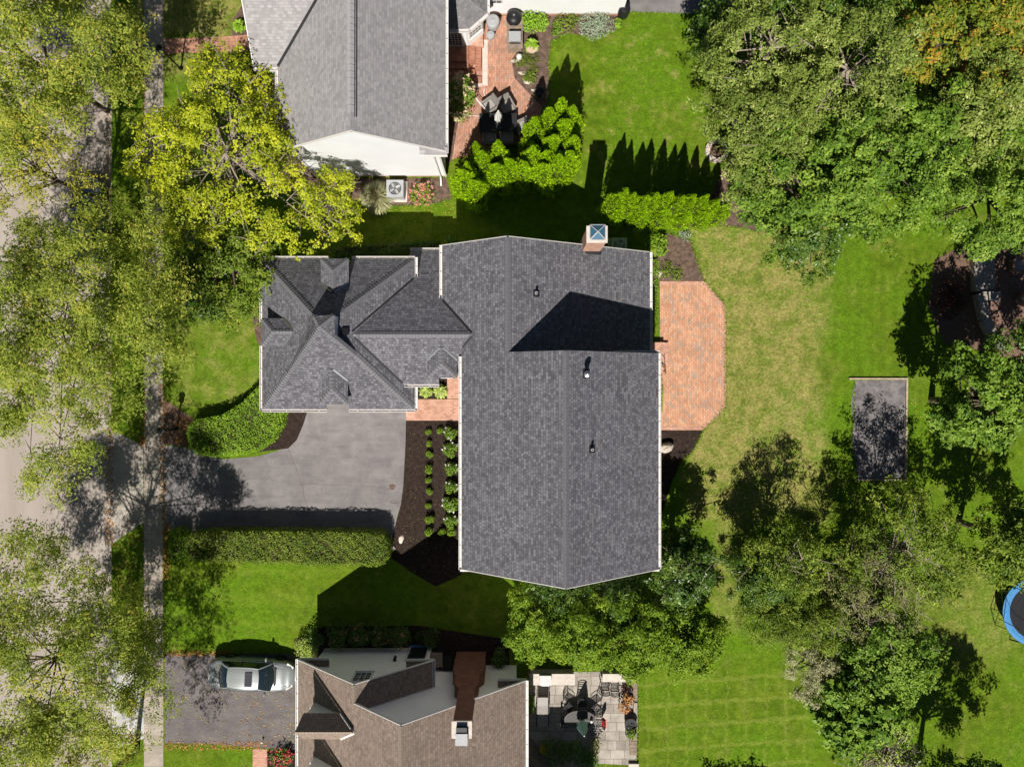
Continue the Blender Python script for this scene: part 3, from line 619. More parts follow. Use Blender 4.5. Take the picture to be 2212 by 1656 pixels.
def window(parent, c, out, wd, ht, cols=3, rows=4, frame='white_trim', glass='window_glass', shutters=None, name='window', proud=.03):
    """framed window on a wall; c = centre, out = outward normal"""
    c, out = Vector(c), Vector(out).normalized(); s = UPV.cross(out).normalized(); mb = MB(); t = .07
    for k in (-1, 1):
        mb.obox(c+s*k*(wd/2+t/2)+out*proud, s*t/2, UPV*(ht/2+t), out*.04); mb.obox(c+UPV*k*(ht/2+t/2)+out*proud, s*wd/2, UPV*t/2, out*.038)
    for i in range(1, cols): mb.obox(c+s*(-wd/2+wd*i/cols)+out*(proud+.004), s*.012, UPV*ht/2, out*.014)
    for i in range(1, rows):
        k = .028 if i*2 == rows else .012
        mb.obox(c+UPV*(-ht/2+ht*i/rows)+out*(proud+.002), s*wd/2, UPV*k, out*.016)
    mb.obox(c-UPV*(ht/2+t+.02)+out*(proud+.03), s*(wd/2+t+.03), UPV*.022, out*.06)
    if parent.parent is not None:                             # already a part: glass stays in the same mesh
        mb.obox(c+out*(proud-.012), s*wd/2, UPV*ht/2, out*.012, 1); return mb.build(name, [frame, glass], parent)
    f = mb.build(name, frame, parent)
    MB().obox(c+out*(proud-.012), s*wd/2, UPV*ht/2, out*.012).build('pane', glass, f)
    if shutters:
        for k in (-1, 1): MB().obox(c+s*k*(wd/2+t+.22)+out*.03, s*.2, UPV*(ht/2+t), out*.02).build('shutter', shutters, f)
    return f
def hip_dormer(parent, cx, cy, out, hw, zf, ze, zr, depth, setback, host, roofm, capm, wall='white_siding', flash='steel'):
    """wall dormer with a small hipped roof. cx, cy = middle of its front eave; out = unit outward direction; host = plane it runs back into"""
    out = Vector((out[0], out[1], 0)); s = Vector((-out.y, out.x, 0)); f = Vector((cx, cy, 0))
    def L(a, d, z): return f+s*a-out*d+UPV*z
    oh = .10; ew = hw
    def meet(a, z):                                          # depth where height z meets the host slope
        p = f+s*a; g = -(host[0]*out.x+host[1]*out.y); return (z-pz(host, p.x, p.y))/g
    d = thing_part = MB(); roof = MB()
    dr, dl = meet(0, zr), meet(-ew, ze)
    A, B = L(-ew, 0, ze), L(ew, 0, ze); Rf, Rb = L(0, setback, zr), L(0, dr, zr); Ab, Bb = L(-ew, meet(-ew, ze), ze), L(ew, meet(ew, ze), ze)
    roof_slab(roof, [A, B, Rf], .06); roof_slab(roof, [A, Rf, Rb, Ab], .06); roof_slab(roof, [B, Bb, Rb, Rf], .06)
    dm = roof.build('dormer', [roofm, 'white_trim'], parent)
    wb = MB(); i = hw-.14
    q = [L(-i, .12, zf), L(i, .12, zf), L(i, .12, ze-.02), L(-i, .12, ze-.02)]; wb.poly(q); wb.poly([p-out*.02 for p in q][::-1])
    for k in (-i, i):
        md = max(.2, meet(k, ze)); wb.poly([L(k, .12, zf), L(k, .12, ze-.02), L(k, md, ze-.02)]); wb.poly([L(k, .13, zf), L(k, md, ze-.02), L(k, .13, ze-.02)])
    wb.build('dormer_wall', wall, dm)
    window(dm, L(0, .10, (zf+ze)/2+.05), out, hw*.85, min(.9, ze-zf-.35), 2, 4)
    def nn(a, b, c):
        n = (b-a).cross(c-a).normalized(); return n if n.z > 0 else -n
    nf, nl, nr_ = nn(A, B, Rf), nn(A, Rf, Ab), nn(B, Bb, Rf)
    ridge(dm, A+(Rf-A)*.04, Rf, nf, nl, capm, .15); ridge(dm, B+(Rf-B)*.04, Rf, nf, nr_, capm, .15); ridge(dm, Rf, Rb-(Rb-Rf)*.08, nl, nr_, capm, .15)
    hn = nrm(host)
    for e in (Ab, Bb): MB().bar(e+hn*.03+UPV*.01, Rb.lerp(e, .12)+hn*.03+UPV*.01, .085, .02).build('flashing', flash, dm)
    return dm

# ================================================================== MAIN HOUSE
def V3(pl, x, y, dz=0): return Vector((x, y, pz(pl, x, y)+dz))
PW = (.765, 0, 7.526); PE = (-.78, 0, 11.31); PN = (-.616, 0, 7.247); WN = (0, -.67, 7.671); WS = (0, .67, 4.429)
mh = thing('main_house', 'large grey shingled house with hipped garage wing, in the centre of the picture', 'house', (0, 0, 0))
rf = MB()
roof_slab(rf, [V3(PW, *q) for q in ((-3.557, 7.02), (-.2, 7.01), (-.2, 1.5), (2.448, 1.5), (2.448, -9.27), (-2.518, -9.27), (-2.518, 1.6), (-3.557, 1.6))], .14)
roof_slab(rf, [V3(PE, *q) for q in ((2.448, 1.5), (7.32, 1.5), (7.32, -9.27), (2.448, -9.27))], .14)
roof_slab(rf, [V3(PN, *q) for q in ((-.2, 7.01), (7.38, 7.01), (7.38, 1.3), (-.2, 1.3))], .14)
R1, R2 = Vector((-8.02, 2.42, 6.05)), Vector((-1.93, 2.42, 6.05))
roof_slab(rf, [R1, R2, V3(WN, -3.05, 4.3), V3(WN, -3.05, 7.07), V3(WN, -5.42, 7.07), V3(WN, -5.42, 5.6)], .12)
roof_slab(rf, [R1, R2, V3(WS, -2.1, 1.6), V3(WS, -2.1, -.05), V3(WS, -2.67, -.05), V3(WS, -2.67, .42), V3(WS, -3.75, .42), V3(WS, -3.75, -.05), V3(WS, -5.6, -.05)], .12)
GA = Vector((-9.14, 2.82, 6.93)); gx0, gx1, gy0, gy1, gz = -12.97, -5.05, -1.345, 6.46, 4.0
GW = (2.93/3.83, 0, gz+12.97*2.93/3.83); GE = (-2.93/4.09, 0, gz-5.05*2.93/4.09); GN = (0, -2.93/3.64, gz+6.46*2.93/3.64); GS = (0, 2.93/4.165, gz+1.345*2.93/4.165)
roof_slab(rf, [GA, V3(GW, gx0, gy1), V3(GW, gx0, 3.2), V3(GW, gx0+.36, 3.2), V3(GW, gx0+.36, 1.95), V3(GW, gx0, 1.95), V3(GW, gx0, gy0)], .12)
roof_slab(rf, [GA, V3(GE, gx1, gy0), V3(GE, gx1, gy1)], .12)
roof_slab(rf, [GA, V3(GN, gx1, gy1), V3(GN, -8.32, gy1), V3(GN, -8.32, gy1-.36), V3(GN, -9.55, gy1-.36), V3(GN, -9.55, gy1), V3(GN, gx0, gy1)], .12)
roof_slab(rf, [GA, V3(GS, gx0, gy0), V3(GS, -9.60, gy0), V3(GS, -9.60, gy0+.42), V3(GS, -8.45, gy0+.42), V3(GS, -8.45, gy0), V3(GS, gx1, gy0)], .12)
roof = rf.build('roof', ['slate_shingle', 'white_trim'], mh)
# raised cap over the garage hip
CA = Vector((-9.08, 2.71, 7.80)); NW = Vector((-9.44, 3.22, 7.48)); NE = Vector((-8.48, 3.24, 7.48)); SE = Vector((-8.52, 2.16, 7.06))
def along(a, b, t): return Vector(a).lerp(Vector(b), t)
hNW, hSW, hSE = Vector((gx0, gy1, gz)), Vector((gx0, gy0, gz)), Vector((gx1, gy0, gz))
Q1, Q2, Q3 = along(GA, hNW, .17)+UPV*.02, along(GA, hSW, .55)+UPV*.02, along(GA, hSE, .34)+UPV*.02
cp = MB()
for q in ([CA, NW, Q1, Q2], [CA, Q2, Q3, SE]): cp.up([q[0], q[1], q[2]]); cp.up([q[0], q[2], q[3]])
cp.up([CA, NE, NW]); cp.up([CA, SE, NE])
cp.poly([NE, SE, SE-UPV*.8, NE-UPV*1.2], 1); cp.poly([NW, NE, NE-UPV*1.1, NW-UPV*1.1], 1); cp.poly([NW, Q1, Q1-UPV*.3, NW-UPV*1.1], 1); cp.poly([SE, Q3, Q3-UPV*.3, SE-UPV*.75], 1)
cp.build('roof_cap', ['slate_shingle', 'sky_tint_flash'], mh)  # pale blue of the flashing is sky reflection put into its colour
n = nrm
for a, b, p, q in (((-.2, 6.98, 7.373), (-.2, 1.55, 7.373), PW, PN), ((2.448, 1.46, 9.40), (2.448, -9.22, 9.40), PW, PE)): ridge(roof, a, b, n(p), n(q), 'slate_cap', .19)
ridge(roof, R1+Vector((.5, 0, 0)), R2-Vector((.25, 0, 0)), n(WN), n(WS), 'slate_cap', .19)
ridge(roof, hNW.lerp(GA, .02), Q1, n(GW), n(GN), 'slate_cap', .20); ridge(roof, hSW.lerp(GA, .02), Q2, n(GW), n(GS), 'slate_cap', .20)
ridge(roof, hSE.lerp(GA, .02), Q3, n(GE), n(GS), 'slate_cap', .20); ridge(roof, Vector((gx1, gy1, gz)).lerp(GA, .02), Vector((gx1, gy1, gz)).lerp(GA, .78), n(GE), n(GN), 'slate_cap', .20)
cw, cs, ce, cn = Vector((-1, 0, 1)).normalized(), Vector((0, -1, 1)).normalized(), Vector((.9, 0, 1)).normalized(), Vector((0, .9, 1)).normalized()
for a, b, p, q in ((Q2, CA, cw, cs), (Q3, CA, ce, cs), (NW, CA, cw, cn), (NE, CA, ce, cn)): ridge(roof, a, b, p, q, 'slate_cap', .18)
for a, b, h in (((-7.9, 2.55, 6.02), (-5.1, 5.43, 4.03), n(WN)), ((-1.97, 2.5, 6.03), (-3.5, 4.22, 4.85), n(PW)), ((-7.8, 2.28, 5.97), (-5.62, .02, 4.44), n(WS)), ((-1.98, 2.3, 6.0), (-2.45, 1.78, 5.65), n(PW))):
    MB().bar(Vector(a)+h*.035, Vector(b)+h*.035, .09, .02).build('flashing', 'dark_metal', roof)   # metal in the valleys
# walls
wl = MB()
def gab(mb, y, x0, x1, pa, pb, xr, d, z0=0.0):
    q = [(x0, y, z0), (x1, y, z0), V3(pb, x1, y, -.16), Vector((xr, y, pz(pa, xr, y)-.16)), V3(pa, x0, y, -.16)]
    mb.poly(q if d < 0 else q[::-1])
gab(wl, -9.0, -2.1, 6.95, PW, PE, 2.448, -1); gab(wl, 1.32, -2.1, 6.95, PW, PE, 2.448, 1); gab(wl, 6.85, -3.15, 7.0, PW, PN, -.2, 1)
for x, y0_, y1_, z1, d in ((-2.1, -9.0, 1.32, 5.75, -1), (6.95, -9.0, 1.32, 5.7, 1), (7.0, 1.32, 6.85, 2.75, 1), (-3.15, 1.3, 6.85, 4.9, -1)):
    q = [(x, y0_, 0), (x, y1_, 0), (x, y1_, z1), (x, y0_, z1)]; wl.poly(q if d > 0 else q[::-1])
wl.box(gx0+.42, gx1-.4, gy0+.45, gy1-.42, 0, 3.95); wl.box(-5.4, -3.1, .45, 6.6, 0, 2.7); wl.box(-5.4, -2.12, .45, 3.2, 0, 4.3)
wl.build('wall', 'white_siding', mh)
# dormers
hip_dormer(mh, -8.95, 6.30, (0, 1), .70, 3.4, 5.15, 5.57, 3, .66, GN, 'slate_shingle', 'slate_cap')
hip_dormer(mh, -9.03, -1.05, (0, -1), .72, 3.4, 5.05, 5.50, 3, .80, GS, 'slate_shingle', 'slate_cap')
hip_dormer(mh, -12.66, 2.60, (-1, 0), .70, 3.4, 5.10, 5.60, 3, .70, GW, 'slate_shingle', 'slate_cap')
hip_dormer(mh, -3.52, .28, (0, -1), .76, 3.6, 5.22, 5.68, 3, .72, WS, 'slate_shingle', 'slate_cap')
# gutters and rake boards
for a, b, o in (((-2.518, 1.35, 5.6), (-2.518, -9.3, 5.6), (-1, 0, 0)), ((7.32, 1.5, 5.51), (7.32, -9.3, 5.51), (1, 0, 0)), ((7.38, 7.03, 2.70), (7.38, 1.55, 2.70), (1, 0, 0)), ((-3.557, 7.05, 4.80), (-3.557, 4.25, 4.80), (-1, 0, 0)),
                ((-12.97, 6.5, 4), (-12.97, 3.2, 4), (-1, 0, 0)), ((-12.97, 1.95, 4), (-12.97, -1.4, 4), (-1, 0, 0)), ((-12.97, 6.46, 4), (-9.55, 6.46, 4), (0, 1, 0)), ((-8.32, 6.46, 4), (-5.05, 6.46, 4), (0, 1, 0)), ((-12.97, -1.345, 4), (-9.6, -1.345, 4), (0, -1, 0)),
                ((-8.45, -1.345, 4), (-5.05, -1.345, 4), (0, -1, 0)), ((-5.05, 6.55, 4), (-5.05, 5.5, 4), (1, 0, 0)), ((-5.05, -.1, 4), (-5.05, -1.4, 4), (1, 0, 0)), ((-5.42, 7.07, 2.93), (-3.7, 7.07, 2.93), (0, 1, 0)), ((-5.6, -.05, 4.4), (-3.75, -.05, 4.4), (0, -1, 0)), ((-2.67, -.05, 4.4), (-2.12, -.05, 4.4), (0, -1, 0))):
    gutter(mh, a, b, o)
gutter(mh, (5.1, 1.5, 5.55), (7.4, 1.5, 5.55), (0, 1, 0))
gable_board(mh, V3(PW, -2.5, -9.28), Vector((2.448, -9.28, 9.4)), V3(PE, 7.3, -9.28)); gable_board(mh, V3(PW, -3.55, 7.03), Vector((-.2, 7.03, 7.37)), V3(PN, 7.3, 7.03))
MB().box(-2.6, -1.5, -9.42, -9.2, 5.3, 5.42).build('eave_return', 'white_trim', mh); MB().box(6.2, 7.4, -9.42, -9.2, 5.25, 5.37).build('eave_return', 'white_trim', mh)
for x in (-.2, 5.2): window(mh, (x, -9.0, 4.2), (0, -1, 0), .9, 1.5, 3, 4)
for x in (-.2, 2.5, 5.2): window(mh, (x, -9.0, 1.6), (0, -1, 0), .9, 1.5, 3, 4)
for y in (-7.2, -4.6, -2.0): window(mh, (6.95, y, 4.2), (1, 0, 0), .9, 1.4, 3, 4); window(mh, (-2.1, y, 1.6), (-1, 0, 0), .9, 1.5, 3, 4)
for y in (-7.2, -4.6): window(mh, (6.95, y, 1.5), (1, 0, 0), .9, 1.5, 3, 4)
dr = MB().box(6.96, 7.02, .1, 1.05, .5, 2.6); d_ = dr.build('door', 'white_trim', mh); MB().lathe([(.03, 0), (.035, .03), (0, .05)], (7.06, .22, 1.5), 8).build('handle', 'steel', d_)
for x in (-10.9, -7.1): MB().box(x-1.2, x+1.2, gy0+.41, gy0+.445, .02, 2.25).build('garage_door', 'white_trim', mh)
# chimney
ch = MB().box(3.57, 4.47, 6.7, 7.40, 0, 7.62).build('chimney', 'chimney_brick', mh)
MB().box(3.52, 4.52, 6.65, 7.45, 7.62, 7.74).build('chimney_crown', 'pale_stone', ch)
cg = MB()
for a, b in (((3.74, 6.82), (3.74, 7.36)), ((4.30, 6.82), (4.30, 7.36))): cg.box(a[0]-.02, a[0]+.02, a[1], b[1], 7.74, 8.02)
cg.box(3.74, 4.3, 6.80, 6.84, 7.74, 8.02); cg.box(3.74, 4.3, 7.34, 7.38, 7.74, 8.02)
top = Vector((4.02, 7.09, 8.2)); cor = [Vector(q) for q in ((3.66, 6.74, 8.02), (4.38, 6.74, 8.02), (4.38, 7.44, 8.02), (3.66, 7.44, 8.02))]
for i in range(4): cg.up([cor[i], cor[(i+1) % 4], top])
cg.build('chimney_cap', 'blue_glass', ch)
cx_ = MB()
for q in cor: cx_.bar(q+UPV*.015, top+UPV*.015, .045, .02)
for i in range(4): cx_.bar(cor[i]+UPV*.01, cor[(i+1) % 4]+UPV*.01, .03, .03)
cx_.build('cap_rib', 'pale_metal', ch)
MB().box(3.45, 4.55, 6.58, 6.69, 4.3, 4.95).build('flashing', 'dark_metal', ch)
# roof vents
def vent(pl, px, py, r, h, big):
    p = hit(px, py, pl); m = MB(); m.lathe([(r, -.2), (r, h), (r*.55, h), (r*.55, h-.25)], p, 14); hn = nrm(pl)
    if big: m.lathe([(r*.9, h), (r*1.5, h+.06), (r*1.5, h+.2), (0, h+.26)], p, 14)
    s = Vector((0, 1, 0)); m.obox(p+hn*.03, s*(r+.10), s.cross(hn)*(r+.12), hn*.008, 1)
    m.build('vent_pipe', ['pale_metal' if not big else 'steel', 'charcoal'], roof)
vent(PN, 1158, 634, .065, .40, False); vent(PE, 1266, 808, .10, .55, True); vent(PE, 1278, 970, .065, .42, False)
p = hit(744, 716, GE); hn = nrm(GE); s_ = Vector((0, 1, 0)); u_ = s_.cross(hn)
MB().obox(p+hn*.07, s_*.17, u_*.17, hn*.06).build('vent_box', 'black_plastic', roof, bevel=.03)
pz_ = MB().box(-2.42, -2.34, -9.15, -9.07, 0.1, 5.4); pz_.build('downspout', 'white_trim', mh); MB().box(7.25, 7.33, -9.1, -9.02, .1, 5.3).build('downspout', 'white_trim', mh)

# ================================================================== NORTH HOUSE
nh = thing('north_house', 'white sided house with pale grey shingles at the top edge beside the old brick patio', 'house', (0, 0, 0))
NWp, NEp, NSp = (.757, 0, 14.656), (-.791, 0, 3.242), (0, .71, -5.26)
rf = MB()
roof_slab(rf, [V3(NWp, *q) for q in ((-11.62, 11.55), (-7.373, 11.55), (-7.373, 46), (-11.62, 46))], .14)
roof_slab(rf, [V3(NEp, *q) for q in ((-7.373, 11.55), (-3.31, 11.55), (-3.31, 46), (-7.373, 46))], .14)
roof_slab(rf, [V3(NSp, *q) for q in ((-12.8, 15.66), (-11.62, 15.66), (-7.373, 20.15), (-7.373, 22.2), (-12.8, 22.2))], .14)
roof_slab(rf, [(-12.8, 22.2, 10.5), (-7.373, 22.2, 10.5), (-9.4, 28.7, 5.86), (-12.8, 28.7, 5.86)], .14)
nr0 = rf.build('roof', ['grey_shingle', 'white_trim'], nh)
ridge(nr0, (-7.373, 12.4, 9.08), (-7.373, 21, 9.08), n(NWp), n(NEp), 'grey_cap', .20, step=.3)
MB().bar((-7.13, 12.2, 8.91), (-7.11, 25, 8.91), .04, .05).bar((-7.20, 12.2, 8.96), (-7.18, 25, 8.96), .02, .03).build('ridge_vent', 'dark_metal', nr0)
MB().bar((-11.6, 15.7, 5.92), (-7.9, 19.6, 8.72), .13, .04).build('flashing', 'charcoal', nr0)
wl = MB()
q = [(-11.0, 11.72, .3), (-3.75, 11.72, .3), V3(NEp, -3.75, 11.72, -.15), (-7.373, 11.72, 8.92), V3(NWp, -11.0, 11.72, -.15)]; wl.poly(q)
wl.poly([(-3.75, 11.72, .3), (-3.75, 40, .3), (-3.75, 40, 6.1), (-3.75, 11.72, 6.1)]); wl.poly([(-11.0, 11.72, .3), (-11.0, 11.72, 6.1), (-11.0, 40, 6.1), (-11.0, 40, .3)])
wl.box(-12.3, -11.02, 15.95, 28, .3, 5.75)
wl.poly([(-12.3, 15.95, 5.75), (-12.3, 28, 5.75), (-12.3, 22.2, 10.2)][::-1])
wl.build('wall', 'white_siding', nh)
MB().box(-10.97, -3.78, 11.745, 40, 0, .3).box(-12.27, -10.9, 15.98, 28, 0, .3).build('foundation', 'chimney_brick', nh)
for a, b, o in (((-11.62, 11.45, 5.86), (-11.62, 15.6, 5.86), (-1, 0, 0)), ((-3.31, 11.45, 5.86), (-3.31, 40, 5.86), (1, 0, 0)), ((-12.85, 15.66, 5.86), (-11.65, 15.66, 5.86), (0, -1, 0))): gutter(nh, a, b, o)
gable_board(nh, V3(NWp, -11.6, 11.53), Vector((-7.373, 11.53, 9.08)), V3(NEp, -3.33, 11.53), h=.16, drop=.09)
gable_board(nh, V3(NSp, -12.82, 15.7), V3(NSp, -12.82, 22), V3(NSp, -12.82, 22.1), h=.16, drop=.09)
for x0_, x1_ in ((-11.7, -10.35), (-4.6, -3.22)):
    MB().up([(x0_, 11.36, 5.72), (x1_, 11.36, 5.72), (x1_, 11.71, 5.93), (x0_, 11.71, 5.93)]).box(x0_, x1_, 11.30, 11.37, 5.58, 5.70, 1).box(x0_, x1_, 11.37, 11.7, 5.58, 5.6, 1).build('eave_return', ['grey_shingle', 'pink_trim'], nh)
MB().box(-11.08, -10.98, 11.64, 11.74, .3, 5.7).build('corner_board', 'white_trim', nh); MB().box(-3.78, -3.68, 11.66, 11.76, .3, 5.7).build('corner_board', 'white_trim', nh)
MB().tube([(-4.02, 11.64, 5.4), (-4.02, 11.64, .4), (-4.02, 11.2, .1)], .045, 8).build('downspout', 'white_pvc', nh)
window(nh, (-11.0, 14.0, 4.0), (-1, 0, 0), .9, 1.4, 3, 4)
# bay with a glazed door and the low wing beside it
by = MB(); W4 = [(-3.75, 18.98), (-2.49, 18.98), (-1.60, 19.72), (-1.60, 20.9)]
for a, b in zip(W4[:-1], W4[1:]): by.poly([(a[0], a[1], .35), (b[0], b[1], .35), (b[0], b[1], 2.95), (a[0], a[1], 2.95)])
by.box(-1.62, 6.25, 20.87, 27, .3, 3.3)
by.build('bay_wall', 'white_siding', nh)
E4 = [(-3.6, 18.80), (-2.30, 18.82), (-1.33, 19.66), (-1.33, 22.0)]; apx = Vector((-3.72, 20.9, 4.45)); apx2 = Vector((-3.72, 22, 4.45)); r_ = MB()
e3 = [Vector((x, y, 3.0)) for x, y in E4]; roof_slab(r_, [e3[0], e3[1], apx], .08); roof_slab(r_, [e3[1], e3[2], apx], .08); roof_slab(r_, [e3[2], e3[3], apx2, apx], .08)
roof_slab(r_, [(-1.3, 20.58, 3.25), (6.5, 20.58, 3.25), (6.5, 24, 5.2), (-1.3, 24, 5.2)], .1)
r_.build('bay_roof', ['bay_shingle', 'white_trim'], nh)
gutter(nh, e3[0], e3[1], (0, -1, 0)); gutter(nh, e3[1], e3[2], (.65, -.76, 0)); gutter(nh, e3[2], e3[3], (1, 0, 0))
MB().box(-3.70, -1.62, 19.0, 21, 0, .35).box(-1.62, 6.22, 20.9, 26, 0, .3).build('bay_foundation', 'chimney_brick', nh)
window(nh, (-2.03, 19.36, 1.85), (.64, -.77, 0), .78, 1.2, 4, 4); window(nh, (-1.0, 20.87, 2.2), (0, -1, 0), .85, 1.2, 3, 4)
dd = MB(); dc = Vector((-3.15, 18.96, 1.5))
for k in (-1, 1): dd.obox(dc+Vector((k*.42, 0, 0)), (.06, 0, 0), (0, .035, 0), (0, 0, 1.0)); dd.obox(dc+Vector((0, 0, k*.92)), (.36, 0, 0), (0, .034, 0), (0, 0, .09))
for i in range(1, 4): dd.obox(dc+Vector((-.36+.18*i, -.005, 0)), (.012, 0, 0), (0, .02, 0), (0, 0, .83))
for i in range(1, 6): dd.obox(dc+Vector((0, -.004, -.83+.277*i)), (.36, 0, 0), (0, .02, 0), (0, 0, .012))
d_ = dd.build('door', 'white_trim', nh); MB().obox(dc, (.36, 0, 0), (0, .012, 0), (0, 0, .83)).build('pane', 'window_glass', d_); MB().lathe([(.03, 0), (.04, .04), (0, .06)], (-3.52, 18.9, 1.45), 8).build('handle', 'black_iron', d_)
stp = thing('brick_steps', 'red brick landing and steps below the glazed bay door', 'steps', (-2.9, 18, 0))
sb = MB().box(-3.72, -2.45, 18.1, 18.94, 0, .52)
for i in range(3): sb.box(-3.72, -2.449+.36*i, 18.1-.36*(i+1), 18.098-.36*i, 0, .40-.13*i)
for i in range(2): sb.box(-2.448+.36*i, -2.09+.36*i, 18.1-.36*(i), 19.0-.0*i, 0, .401-.13*i)
sb.build('step', 'step_brick', stp); MB().box(-1.68, -1.38, 16.9, 19.5, 0, .06).box(-2.4, -1.69, 16.85, 17.05, 0, .05).build('stone_edge', 'pale_stone', stp)

# ================================================================== SOUTH HOUSE
sh = thing('south_house', 'cream sided house with brown shingles and a tall brick chimney at the bottom edge', 'house', (0, 0, 0))
SW_, SL, SB = (.96, 0, 14.138), (-.95, 0, -.497), (-.957, 0, 4.477)
rf = MB()
roof_slab(rf, [V3(SW_, *q) for q in ((-11.29, -14.6), (-7.66, -14.6), (-7.66, -15.52), (-5.04, -15.52), (-5.04, -32), (-11.29, -32))], .12)
roof_slab(rf, [V3(SL, *q) for q in ((-7.66, -14.6), (-4.19, -14.6), (-4.19, -15.98), (-7.66, -15.98))], .12)
roof_slab(rf, [V3(SB, *q) for q in ((-5.04, -15.52), (.71, -15.52), (.71, -32), (-5.04, -32))], .12)
sr = rf.build('roof', ['brown_shingle', 'white_trim'], sh)
ridge(sr, (-7.66, -14.62, 6.785), (-7.66, -15.5, 6.785), n(SW_), n(SL), 'brown_cap', .16); ridge(sr, (-5.04, -15.55, 9.30), (-5.04, -22, 9.30), n(SW_), n(SB), 'brown_cap', .16)
wl = MB()
wl.poly([(-10.62, -15.02, 0), (-10.62, -15.02, 3.85), (-7.66, -15.02, 6.65), (-4.55, -15.02, 3.7), (-4.55, -15.02, 0)])
wl.poly([(-4.55, -15.02, 0), (-4.55, -15.02, 3.7), (-4.55, -16.0, 3.7), (-4.55, -16.0, 0)])
wl.poly([(-10.6, -16.0, 0), (-10.6, -16.0, 3.8), (-5.04, -16.0, 9.15), (.25, -16.0, 4.1), (.25, -16.0, 0)])
wl.poly([(-10.62, -32, 0), (-10.62, -32, 3.85), (-10.62, -15.02, 3.85), (-10.62, -15.02, 0)]); wl.poly([(.25, -32, 0), (.25, -16, 0), (.25, -16, 4.1), (.25, -32, 4.1)])
wl.build('wall', 'cream_siding', sh)
gutter(sh, (-11.29, -14.55, 3.3), (-11.29, -30, 3.3), (-1, 0, 0)); gutter(sh, (.71, -15.5, 3.80), (.71, -30, 3.80), (1, 0, 0)); gutter(sh, (-4.19, -14.55, 3.49), (-4.19, -15.95, 3.49), (1, 0, 0))
gable_board(sh, V3(SW_, -11.27, -14.58), Vector((-7.66, -14.58, 6.785)), V3(SL, -4.2, -14.58), h=.14, drop=.08); gable_board(sh, V3(SL, -7.6, -15.97)+Vector((0, 0, .02)), V3(SL, -5, -15.97), V3(SL, -4.2, -15.97), h=.10, drop=.0)
gable_board(sh, V3(SW_, -7.66, -15.5), Vector((-5.04, -15.5, 9.30)), V3(SB, .70, -15.5), h=.14, drop=.08)
for x0_, x1_, y_, z_ in ((-11.35, -9.7, -14.58, 3.05), (-5.6, -4.1, -14.58, 3.22), (-.75, .75, -15.5, 3.55)):
    MB().box(x0_, x1_, y_-.44, y_-.02, z_-.02, z_).box(x0_, x1_, y_-.05, y_+.05, z_, z_+.12, 1).build('eave_return', ['brown_shingle', 'white_trim'], sh)
window(sh, (-7.65, -15.02, 4.65), (0, 1, 0), .82, 1.15, 3, 4, shutters='cream_siding')
dd = MB().box(-5.72, -4.76, -15.02, -14.97, .02, 2.2); d_ = dd.build('door', 'black_plastic', sh)
MB().box(-5.83, -5.73, -15.01, -14.95, 0, 2.3).box(-4.75, -4.65, -15.01, -14.95, 0, 2.3).box(-5.73, -4.75, -15.01, -14.951, 2.2, 2.3).build('door_frame', 'white_trim', d_); MB().lathe([(.03, 0), (.035, .03), (0, .05)], (-5.62, -14.93, 1.0), 8).build('handle', 'steel', d_)
MB().box(-5.75, -4.73, -15.0, -14.86, .0, .03).build('door_sill', 'blue_pad', sh); MB().box(-6.42, -6.28, -15.0, -14.86, 2.0, 2.3).lathe([(.05, 0), (.09, -.05), (.09, -.06)], (-6.35, -14.88, 2.0), 8).build('wall_lamp', 'black_iron', sh)
ck_ = MB()                                                  # exterior chimney with two shoulders
for x0_, x1_, y1_, z0_, z1_ in ((-3.15, -1.48, -15.22, 0, 2.9), (-2.95, -1.72, -15.30, 3.45, 4.6), (-2.68, -1.88, -15.36, 5.2, 9.2)): ck_.box(x0_, x1_, -16.02, y1_, z0_, z1_)
for (a0, a1, ay, az), (b0, b1, b_y, bz) in (((-3.15, -1.48, -15.22, 2.9), (-2.95, -1.72, -15.30, 3.45)), ((-2.95, -1.72, -15.30, 4.6), (-2.68, -1.88, -15.36, 5.2))):
    ck_.poly([(a0, ay, az), (b0, b_y, bz), (b1, b_y, bz), (a1, ay, az)]); ck_.poly([(a0, ay, az), (a0, -16.02, az), (b0, -16.02, bz), (b0, b_y, bz)]); ck_.poly([(a1, ay, az), (b1, b_y, bz), (b1, -16.02, bz), (a1, -16.02, az)])
ch = ck_.build('chimney', 'dark_brick', sh)
MB().box(-2.74, -1.82, -16.08, -15.30, 9.2, 9.32).build('chimney_crown', 'pale_stone', ch); MB().box(-2.52, -2.04, -16.0, -15.5, 9.32, 9.55).build('chimney_cap', 'dark_metal', ch)
MB().box(-2.55, -2.0, -16.28, -15.75, 9.551, 9.61).build('cap_lid', 'grey_plastic', ch, bevel=.02)
MB().bar((-1.75, -15.85, 5.3), (-1.72, -16.6, 5.3+.0), .05, .05).build('roof_cleat', 'pale_stone', sh)
